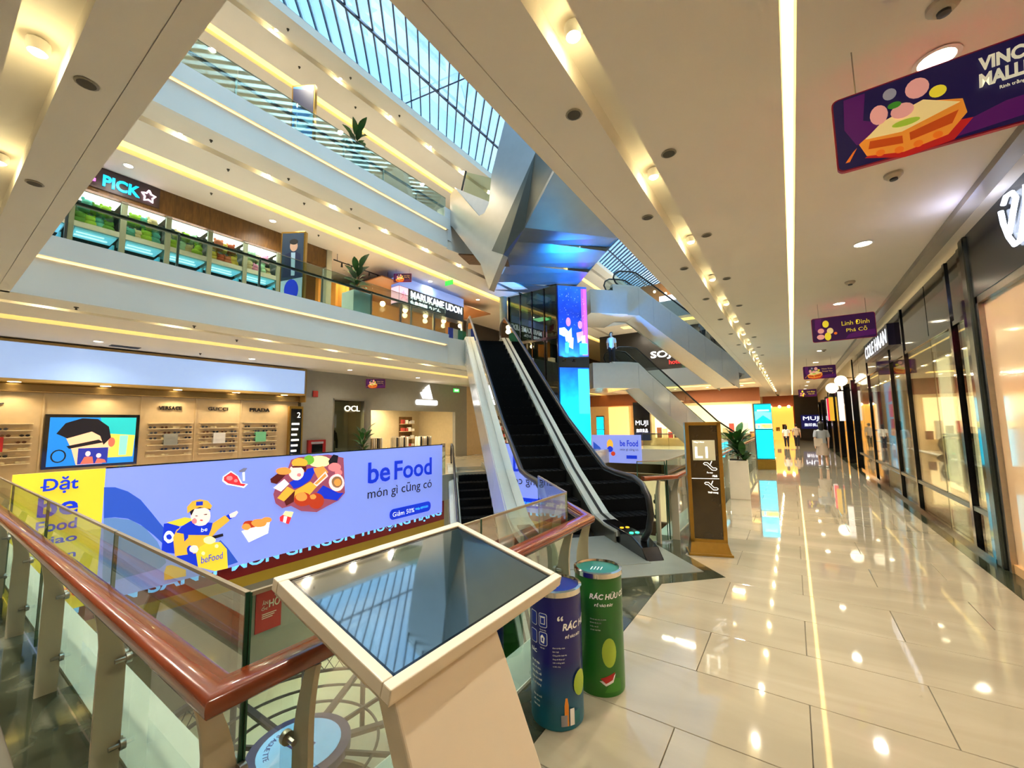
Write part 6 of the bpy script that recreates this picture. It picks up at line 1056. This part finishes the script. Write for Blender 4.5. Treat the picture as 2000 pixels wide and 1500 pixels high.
# ================================================================ LOWER LEVEL
struct(MB().box(-12.2, -12.0, 5.35, 46, LB, -0.9).box(-12.4, -12.0, 5.15, 5.35, LB, -0.9).obj('wall_lower_pier', GREYW), 'grey wall of the level below')
rp2 = thing('wall_poster', 'red poster with the word HỒ on the grey wall of the level below', 'poster', (-11.99, 0, 0)); MB().box(-0.01, 0.02, 5.52, 6.18, -3.62, -2.6).obj('board', PRN['red'], rp2)
text('HỒ', PRN['ivory'], rp2, (0.022, 5.85, -3.05), YH, ZH, w=0.28, h=0.3, depth=0.003, bold=0.02); text('ĂN', PRN['ivory'], rp2, (0.022, 5.68, -2.95), YH, ZH, w=0.14, h=0.12, depth=0.003); text('ốc', PRN['ivory'], rp2, (0.022, 5.66, -3.08), YH, ZH, w=0.16, h=0.1, depth=0.003)
for i in range(3): MB().box(0.02, 0.023, 5.68, 6.05-0.05*i, -3.2-0.05*i, -3.18-0.05*i).obj('text_line', PRN['ivory'], rp2)
bk = thing('round_booth', 'round dark metal pavilion with a pale blue disc sign on the level below', 'pavilion', (-6.3, 3.6, LB))
IRON = mat('dark_iron', (40, 38, 33), 0.45, 0.3); RB, ZT = 2.15, 2.0
def ring(r0, r1, z0, z1, m, nm, n=48):
    return MB().lathe([(r0, z0), (r1, z0), (r1, z1), (r0, z1), (r0, z0)], (0, 0, 0), n, cap=False).obj(nm, m, bk)
ring(RB-0.03, RB+0.05, ZT+0.28, ZT+0.36, IRON, 'top_ring'); ring(RB-0.02, RB+0.03, ZT-0.04, ZT, IRON, 'lower_ring'); ring(0.55, 0.70, ZT-0.02, ZT+0.10, mat('hub_navy', (24, 34, 80), 0.4), 'hub_ring', 32)
q = MB()
for i in range(72): a, b_ = 2*PI*i/72, 2*PI*(i+1)/72; q.beam((RB*math.cos(a), RB*math.sin(a), ZT), (RB*math.cos(b_), RB*math.sin(b_), ZT+0.28), 0.012, 0.012).beam((RB*math.cos(b_), RB*math.sin(b_), ZT), (RB*math.cos(a), RB*math.sin(a), ZT+0.28), 0.012, 0.012)
o = q.obj('lattice', IRON, bk); o['kind'] = 'stuff'
for i in range(12):
    a = 2*PI*i/12; c_, s_ = math.cos(a), math.sin(a); MB().beam((0.68*c_, 0.68*s_, ZT+0.04), (RB*c_, RB*s_, ZT+0.02), 0.10 if i % 2 == 0 else 0.04, 0.06).obj('spoke', IRON, bk)
    for r_ in (1.1, 1.55): b_ = a+2*PI/12; MB().tube([(r_*math.cos(a+(b_-a)*k/4), r_*math.sin(a+(b_-a)*k/4), ZT+0.03) for k in range(5)], 0.022, IRON, 6).obj('tracery', None, bk)
    if i % 2 == 0: MB().lathe([(0.05, 0), (0.05, ZT)], (RB*c_, RB*s_, 0), 10).obj('column', IRON, bk)
MB().lathe([(0.0, ZT+0.11), (0.56, ZT+0.11)], (0, 0, 0), 36, cap=False).obj('disc_sign', mat('disc_blue', (130, 190, 240), 0.35), bk)
NV = mat('disc_navy', (30, 40, 130), 0.4)
for i, ch in enumerate('BAGUETTE'):
    a = PI*1.05+0.155*i; text(ch, NV, bk, (0.47*math.cos(a), 0.47*math.sin(a), ZT+0.112), Vector((-math.sin(a), math.cos(a), 0)), Vector((-math.cos(a), -math.sin(a), 0)), h=0.07, depth=0.003)
for k in (0.0, 0.055): MB().tube([(-0.18+k, -0.12, ZT+0.118), (-0.2+k, 0.0, ZT+0.118), (-0.12+k, 0.1-k, ZT+0.118), (0.16-k, 0.14-k, ZT+0.118), (0.2-k, 0.02, ZT+0.118), (0.1-k, -0.1+k, ZT+0.118), (-0.18+k, -0.12, ZT+0.118)], 0.008, NV, 6).obj('loaf_mark', None, bk)
MB().lathe([(0.0, 0.004), (2.1, 0.004)], (0, 0, 0), 40, cap=False).obj('floor_mat', mat('booth_floor', (30, 32, 24), 0.3, var=0.1), bk); ring(1.3, 1.9, 0.0, 0.95, mat('booth_counter', (60, 70, 60), 0.4), 'counter', 40); ring(1.25, 1.95, 0.95, 1.0, mat('booth_top', (190, 180, 150), 0.3), 'counter_top', 40)
dc = thing('display_counter', 'white display counter with a tray of goods on the level below', 'counter', (-14.8, 5.45, LB), 0.15); MB().box(-0.75, 0.75, -0.55, 0.55, 0, 0.88).obj('body', mat('counter_cream', (226, 206, 180), 0.4), dc, bevel=0.02); MB().box(-0.8, 0.8, -0.6, 0.6, 0.88, 0.93).obj('top', WHITE, dc, bevel=0.01)
for i in range(5): o = tag(MB().lathe([(0.09, 0), (0.1, 0.05), (0.03, 0.08), (0.03, 0.2), (0.12, 0.24), (0.1, 0.27)], (0, 0, 0), 12).obj('display_stand', mat('stand_pale', (220, 205, 170), 0.4), None, True), 'small pale display stand on the white lower-level counter, %s from the left' % ORD[i].replace('nearest', 'first'), 'stand', 'stands on the lower counter'); o.location = (-15.2+0.22*i, 5.3+0.25*(i % 2), LB+0.93)
dc2 = thing('display_counter', 'pale lower-level counter beside the grey pier, near the glass corner', 'counter', (-11.3, 3.0, LB), 0.1); MB().box(-0.6, 0.6, -0.35, 0.35, 0, 0.9).obj('body', mat('counter_pink', (214, 184, 156), 0.4), dc2, bevel=0.02); MB().box(-0.64, 0.64, -0.39, 0.39, 0.9, 0.94).obj('top', WHITE, dc2)
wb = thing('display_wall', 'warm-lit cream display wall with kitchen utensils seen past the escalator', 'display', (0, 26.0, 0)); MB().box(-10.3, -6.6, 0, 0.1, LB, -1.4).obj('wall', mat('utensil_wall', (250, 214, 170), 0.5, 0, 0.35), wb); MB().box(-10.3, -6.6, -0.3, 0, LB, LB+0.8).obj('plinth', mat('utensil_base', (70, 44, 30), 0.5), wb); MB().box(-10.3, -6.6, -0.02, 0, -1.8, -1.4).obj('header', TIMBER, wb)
for i in range(12):
    x = -10.0+0.55*(i % 6); z_ = -2.6-0.9*(i//6); MB().tube([(x, -0.02, z_), (x, -0.02, z_-0.35)], 0.02, BLACKM, 6).ball((x, -0.03, z_-0.45), 0.1, 0.03, 0.13, BLACKM, 8, 5).obj('utensil', None, wb)
for i, (x, y, z_, w_) in enumerate(((-14.5, 4.5, -0.93, 260), (-11.4, 9.0, -0.93, 130), (0.2, 3.0, -0.53, 220), (0.2, 13.0, -0.53, 220), (0.2, 22.0, -0.53, 260))):  # unseen lamps added under the slabs to brighten the lower level
    t = thing('added_fill_panel', 'added unseen light panel brightening the lower level, under the slab above, %s' % ORD[i], 'added light', (x, y, z_), 0, 'added light panels over the lower level'); MB().box(-0.62, 0.62, -1.22, 1.22, 0, 0.03).obj('frame', WHITE, t); lamp('lower_fill_lamp_%d' % i, (0, 0, -0.01), w_, (1, .92, .78), 'AREA', 1.2, 2.4, parent=t)

# ================================================================ BEYOND THE SECOND ATRIUM (y > 27)
sb = thing('led_banner', 'small lavender beFood banner on the balustrade behind the lower escalator', 'banner', (0, 26.85, 0))
MB().box(-11.6, -8.2, 0, 0.04, -0.9, 0.95).obj('screen', PAL['lav'], sb); text('be Food', PAL['blue'], sb, (-9.6, -0.002, 0.2), XH, ZH, w=1.2, h=0.4, depth=0.004, bold=0.02); text('món gì cũng có', PAL['dark'], sb, (-9.6, -0.002, -0.12), XH, ZH, w=1.2, h=0.2, depth=0.004)
art('printed_picture', [('hill', [(-11.5, -0.85), (-10.6, -0.85), (-11.0, 0.1), (-11.5, 0.5)]), ('org', ell(-10.3, 0.3, 0.22, 0.35)), ('blue', ell(-10.3, 0.0, 0.2, 0.2)), ('red2', ell(-10.1, -0.3, 0.15, 0.15)), ('blue', rect(-9.2, -0.6, -8.5, -0.38))], sb, (0, 0, 0), XH, ZH, 0.004, 0.001)
b3 = thing('glass_balustrade', 'glass balustrade across the end of the second atrium', 'balustrade', (0, 0, 0))
for i in range(4): glass_panel((-8.1+1.6*i, 26.95), (-6.5+1.6*i, 26.95), 0.05, 1.0, b3)
MB().box(-8.1, -1.7, 26.9, 26.98, 1.0, 1.05).obj('handrail', STEEL, b3)
s5 = thing('shop_unit', 'brown shop front with a dark MUJI panel beyond the second atrium', 'shop', (0, 0, 0))
MB().box(-14, -1.7, 31.9, 32, 3.1, 4.0).obj('fascia', mat('rust_fascia', (140, 80, 44), 0.6), s5); MB().box(-14, -1.7, 31.95, 32, 0, 3.1).obj('back_wall', mat('end_cream', (230, 200, 150), 0.5), s5)
MB().box(-10.15, -8.9, 31.6, 31.95, 0.4, 3.3).obj('sign_panel', BLACK, s5); text('MUJI', MW, s5, (-10.0, 31.59, 1.45), XH, ZH, w=0.95, h=0.45, depth=0.01); text('無印良品', MW, s5, (-9.95, 31.59, 1.0), XH, ZH, w=0.85, h=0.28, depth=0.02)
MB().box(-12.1, -10.6, 31.5, 31.9, 0, 3.0).obj('lit_niche', em('niche_glow', (255, 196, 110), 0.8), s5); MB().box(-8.6, -2.2, 31.8, 31.94, 0.6, 2.9).obj('lit_backdrop', em('back_glow', (255, 224, 160), 0.9), s5)
random.seed(9)
for i in range(16): x = -8.4+0.4*i; MB().box(x, x+0.28, 31.5, 31.8, 0.6, 0.9+random.random()).obj('display_block', mat('blk%d' % (i % 5), [(120, 70, 40), (220, 190, 140), (180, 60, 50), (90, 60, 40), (240, 230, 200)][i % 5], 0.6), s5)
c2 = thing('digital_totem', 'small cyan digital totem beyond the second atrium', 'screen', (-12.0, 29.5, 0)); MB().box(-0.3, 0.3, -0.08, 0.08, 0.0, 2.3).obj('casing', DARKG, c2); MB().box(-0.27, 0.27, -0.09, -0.08, 0.3, 1.25).box(-0.27, 0.27, -0.09, -0.08, 1.3, 2.2).obj('screen', CY, c2)
s6 = thing('shop_unit', 'black shop front with white SOJO sign on the upper floor behind the escalators', 'shop', (0, 0, 0))
MB().box(-12, -1.7, 29.9, 30, 5.0, 8.4).obj('wall', mat('sojo_black', (20, 18, 18), 0.5), s6); text('SOJO', em('sojo_w', (255, 255, 255), 1.2), s6, (-8.15, 29.88, 6.2), XH, ZH, w=2.2, h=0.62, depth=0.01, bold=0.02); text('hotels', em('sojo_r', (230, 40, 40), 1), s6, (-6.9, 29.88, 5.8), XH, ZH, w=1.0, h=0.3, depth=0.03)
MB().box(-6, -2.5, 29.6, 29.9, 5.2, 5.9).obj('counter', mat('sojo_green', (40, 70, 50), 0.5), s6); MB().box(-3.6, -2.2, 29.5, 29.9, 5.9, 6.3).obj('lit_shelf', em('sojo_lit', (220, 170, 90), 0.8), s6)
s7 = thing('shop_unit', 'brown cafe front with small lit signs on the top floor behind the escalators', 'shop', (0, 0, 0)); MB().box(-12, -1.7, 31.9, 32, 9.4, 12.4).obj('wall', mat('cafe_wall', (150, 100, 50), 0.6), s7); MB().box(-7.8, -5.8, 31.7, 31.9, 10.6, 11.3).obj('sign', em('cafe_sign', (235, 235, 255), 1.5), s7); MB().box(-9.8, -8.2, 31.7, 31.9, 10.6, 11.2).obj('sign', em('cafe_sign2', (250, 200, 200), 1.2), s7)
for i in range(8): MB().ball((-8+0.8*i, 31.2, 11.6-0.3*(i % 2)), 0.1, 0.1, 0.1, None, 8, 5).obj('pendant_lamp', em('cafe_lamp', (255, 236, 180), 8), s7)
for x, y, z_, w_ in ((-6, 29.5, 3.9, 260), (-6, 28.6, 8.3, 160), (-6, 29, 12.3, 160)): lamp('beyond_%d' % int(z_), (x, y, z_), w_, (1, .85, .6), 'AREA', 6.0, 2.0)

# ================================================================ PEOPLE
def person(loc, rz, h, label, top, bottom, skirt=False, stride=0.12, armf=0.1, bag=None, seated=False, long_hair=True, simple=False):
    """one continuous skinned body, clothes and hair as children; faces local -y"""
    t = thing('person', label, 'person', loc, rz); k = h/1.65
    hipz, kz = (0.86, 0.46) if not seated else (0.48, 0.46)
    V, R, E = [], [], []
    def v(x, y, z_, r, p=None):
        V.append((x*k, y*k, z_*k)); R.append(r*k); i = len(V)-1
        if p is not None: E.append((p, i))
        return i
    pel = v(0, 0, hipz, 0.115); ab = v(0, 0, hipz+0.16, 0.10, pel); ch = v(0, 0, hipz+0.38, 0.115, ab); ne = v(0, 0, hipz+0.53, 0.048, ch); hd0 = v(0, -0.01, hipz+0.60, 0.055, ne); hd = v(0, -0.015, hipz+0.69, 0.085, hd0); hd2 = v(0, -0.01, hipz+0.77, 0.06, hd)
    for s_ in (-1, 1):
        d = s_*stride
        if seated: hp = v(s_*0.09, -0.05, hipz, 0.085, pel); kn = v(s_*0.1, -0.42, hipz, 0.06, hp); an = v(s_*0.1, -0.44, 0.09, 0.038, kn)
        else: hp = v(s_*0.085, 0.02, hipz-0.07, 0.085, pel); kn = v(s_*0.085, -d*0.9-0.02, kz, 0.055, hp); an = v(s_*0.085, -d*1.4+0.04, 0.09, 0.037, kn)
        v(s_*0.085, (V[an][1]/k)-0.13, 0.03, 0.033, an)
        sh_ = v(s_*0.165, 0.0, hipz+0.47, 0.055, ch); el = v(s_*0.215, 0.03+d*0.5, hipz+0.2, 0.042, sh_); wr = v(s_*0.22, -armf+d*0.9, hipz-0.02, 0.028, el); pm = v(s_*0.222, -armf-0.02+d*0.9, hipz-0.09, 0.033, wr)
        if not simple:
            for f_ in range(4): fi = v(s_*0.222, -armf-0.05+0.02*f_+d*0.9, hipz-0.14, 0.010, pm); v(s_*0.215, -armf-0.045+0.018*f_+d*0.9, hipz-0.175-0.008*(f_ in (1, 2)), 0.008, fi)
            th_ = v(s_*0.215, -armf-0.065+d*0.9, hipz-0.10, 0.011, pm); v(s_*0.21, -armf-0.075+d*0.9, hipz-0.135, 0.009, th_)
    me = bpy.data.meshes.new('body'); me.from_pydata(V, E, []); me.materials.append(SKIN); o = put('body', me, t)
    sk = o.modifiers.new('skin', 'SKIN'); ly = me.skin_vertices
    if not ly: 
        bm_ = bmesh.new(); bm_.from_mesh(me); bm_.verts.layers.skin.verify(); bm_.to_mesh(me); bm_.free(); ly = me.skin_vertices
    for i, d_ in enumerate(ly[0].data): d_.radius = (R[i], R[i]); d_.use_root = (i == 0)
    su = o.modifiers.new('sub', 'SUBSURF'); su.levels = 1; su.render_levels = 1
    z0 = hipz*k
    MB().lathe([(0.115*k, z0-0.04*k), (0.135*k, z0+0.02*k), (0.12*k, z0+0.18*k), (0.145*k, z0+0.38*k), (0.17*k, z0+0.47*k), (0.08*k, z0+0.53*k), (0.055*k, z0+0.55*k)], (0, 0, 0), 16, cap=False).obj('shirt', top, t, True).scale = (1.15, 0.85, 1)
    for s_ in (-1, 1): d = s_*stride; MB().tube([(s_*0.15*k, 0, z0+0.475*k), (s_*0.195*k, (0.015+d*0.25)*k, z0+0.35*k), (s_*0.213*k, (0.03+d*0.45)*k, z0+0.24*k)], [0.07*k, 0.062*k, 0.058*k], top, 10).obj('sleeve', None, t, True)
    if skirt: MB().lathe([(0.21*k, z0-0.42*k), (0.18*k, z0-0.2*k), (0.13*k, z0+0.02*k)], (0, 0, 0), 16, cap=False).obj('skirt', bottom, t, True)
    else:
        for s_ in (-1, 1):
            d = s_*stride
            pts = [(s_*0.085*k, 0.02*k, z0-0.0*k), (s_*0.085*k, (-d*0.9-0.02)*k, kz*k), (s_*0.085*k, (-d*1.4+0.04)*k, 0.1*k)] if not seated else [(s_*0.09*k, -0.03*k, z0), (s_*0.1*k, -0.43*k, z0), (s_*0.1*k, -0.44*k, 0.12*k)]
            MB().tube(pts, [0.105*k, 0.075*k, 0.055*k], bottom, 10).obj('trouser_leg', None, t, True)
    hz = z0+0.72*k
    q = MB().ball((0, 0.012*k, hz), 0.095*k, 0.105*k, 0.11*k, HAIR, 12, 8)
    if long_hair: q.lathe([(0.07*k, -0.26*k), (0.09*k, -0.1*k), (0.085*k, 0.02*k)], (0, 0.05*k, hz), 10, HAIR)
    q.obj('hair', None, t, True)
    MB().ball((0, -0.06*k, hz-0.035*k), 0.068*k, 0.05*k, 0.085*k, SKIN, 10, 6).obj('face', None, t, True); q = MB()
    for s_ in (-1, 1): q.ball((s_*0.028*k, -0.105*k, hz-0.02*k), 0.009*k, 0.006*k, 0.006*k, HAIR, 6, 4)
    q.obj('eyes', None, t); MB().ball((0, -0.112*k, hz-0.045*k), 0.01*k, 0.012*k, 0.014*k, SKIN, 6, 4).obj('nose', None, t); MB().box(-0.02*k, 0.02*k, -0.108*k, -0.1*k, hz-0.078*k, hz-0.072*k).obj('mouth', mat('lips', (170, 80, 80), .5), t)
    for s_ in (-1, 1): 
        d = s_*stride; fy = (-d*1.4-0.02)*k if not seated else -0.5*k
        MB().ball((s_*0.085*k, fy, 0.035*k), 0.045*k, 0.12*k, 0.04*k, mat('shoe_white', (230, 226, 220), .5), 8, 5).obj('shoe', None, t, True)
    if bag: MB().box(-0.02*k, 0.26*k, 0.08*k, 0.12*k, z0-0.1*k, z0+0.2*k).obj('bag', bag, t, bevel=0.02)
    return t
GR, WH, BK, BG = mat('cloth_grey', (168, 172, 180), 0.8), mat('cloth_white', (232, 230, 226), 0.8), mat('cloth_black', (28, 26, 30), 0.8), mat('cloth_beige', (190, 170, 150), 0.8)
person((0.85, 19.4, 0), PI+0.15, 1.66, 'woman in grey top and beige skirt walking away down the corridor', GR, BG, True, 0.1, 0.0, mat('tote', (206, 190, 170), 0.8))
person((-0.40, 32.0, 0), PI, 1.42, 'person in white top and dark trousers, left of two at the far end', WH, BK, False, 0.05, 0.05, long_hair=True)
person((0.15, 32.4, 0), PI-0.1, 1.50, 'person in beige top and dark trousers, right of two at the far end', BG, BK, False, 0.06, 0.05, long_hair=False)
person((-16.6, 6.1, LB), 1.2, 1.5, 'seated person in a dark red top at the counter on the level below', mat('cloth_wine', (90, 30, 34), 0.8), BK, False, 0, 0.25, seated=True)
person((-16.3, 6.75, LB), 1.4, 1.6, 'seated person in a white shirt beside the lower counter', WH, mat('cloth_blue', (60, 90, 150), 0.8), False, 0, 0.3, seated=True, long_hair=False)
for x, y in ((-16.6, 6.1), (-16.3, 6.75)):
    t = thing('stool', 'simple stool under the seated person in %s on the level below' % ('dark red' if y < 6.5 else 'white'), 'stool', (x, y, LB), 0, 'stools at the lower counter'); MB().lathe([(0.17, 0.34), (0.17, 0.38)], (0, 0, 0), 14).obj('seat', TIMBER, t)
    for i in range(4): a = PI/4+PI/2*i; MB().tube([(0.11*math.cos(a), 0.11*math.sin(a), 0.34), (0.15*math.cos(a), 0.15*math.sin(a), 0)], 0.014, BLACKM, 6).obj('leg', None, t)
person((-7.3, 19.75, 4.705), 0.5, 1.6, 'person in a white shirt on the escalator landing behind the video column', WH, BK, False, 0.04, 0.05, long_hair=False, simple=True)
person((-3.75, 24.25, 5.9), 2.4, 1.6, 'person in a white top riding the upper escalator, left of two', WH, BK, False, 0.03, 0.1, long_hair=False, simple=True)
person((-3.3, 24.7, 5.55), 2.4, 1.68, 'dark-haired person in a pale top riding the upper escalator, right of two', BG, BK, False, 0.03, 0.1, long_hair=False, simple=True)
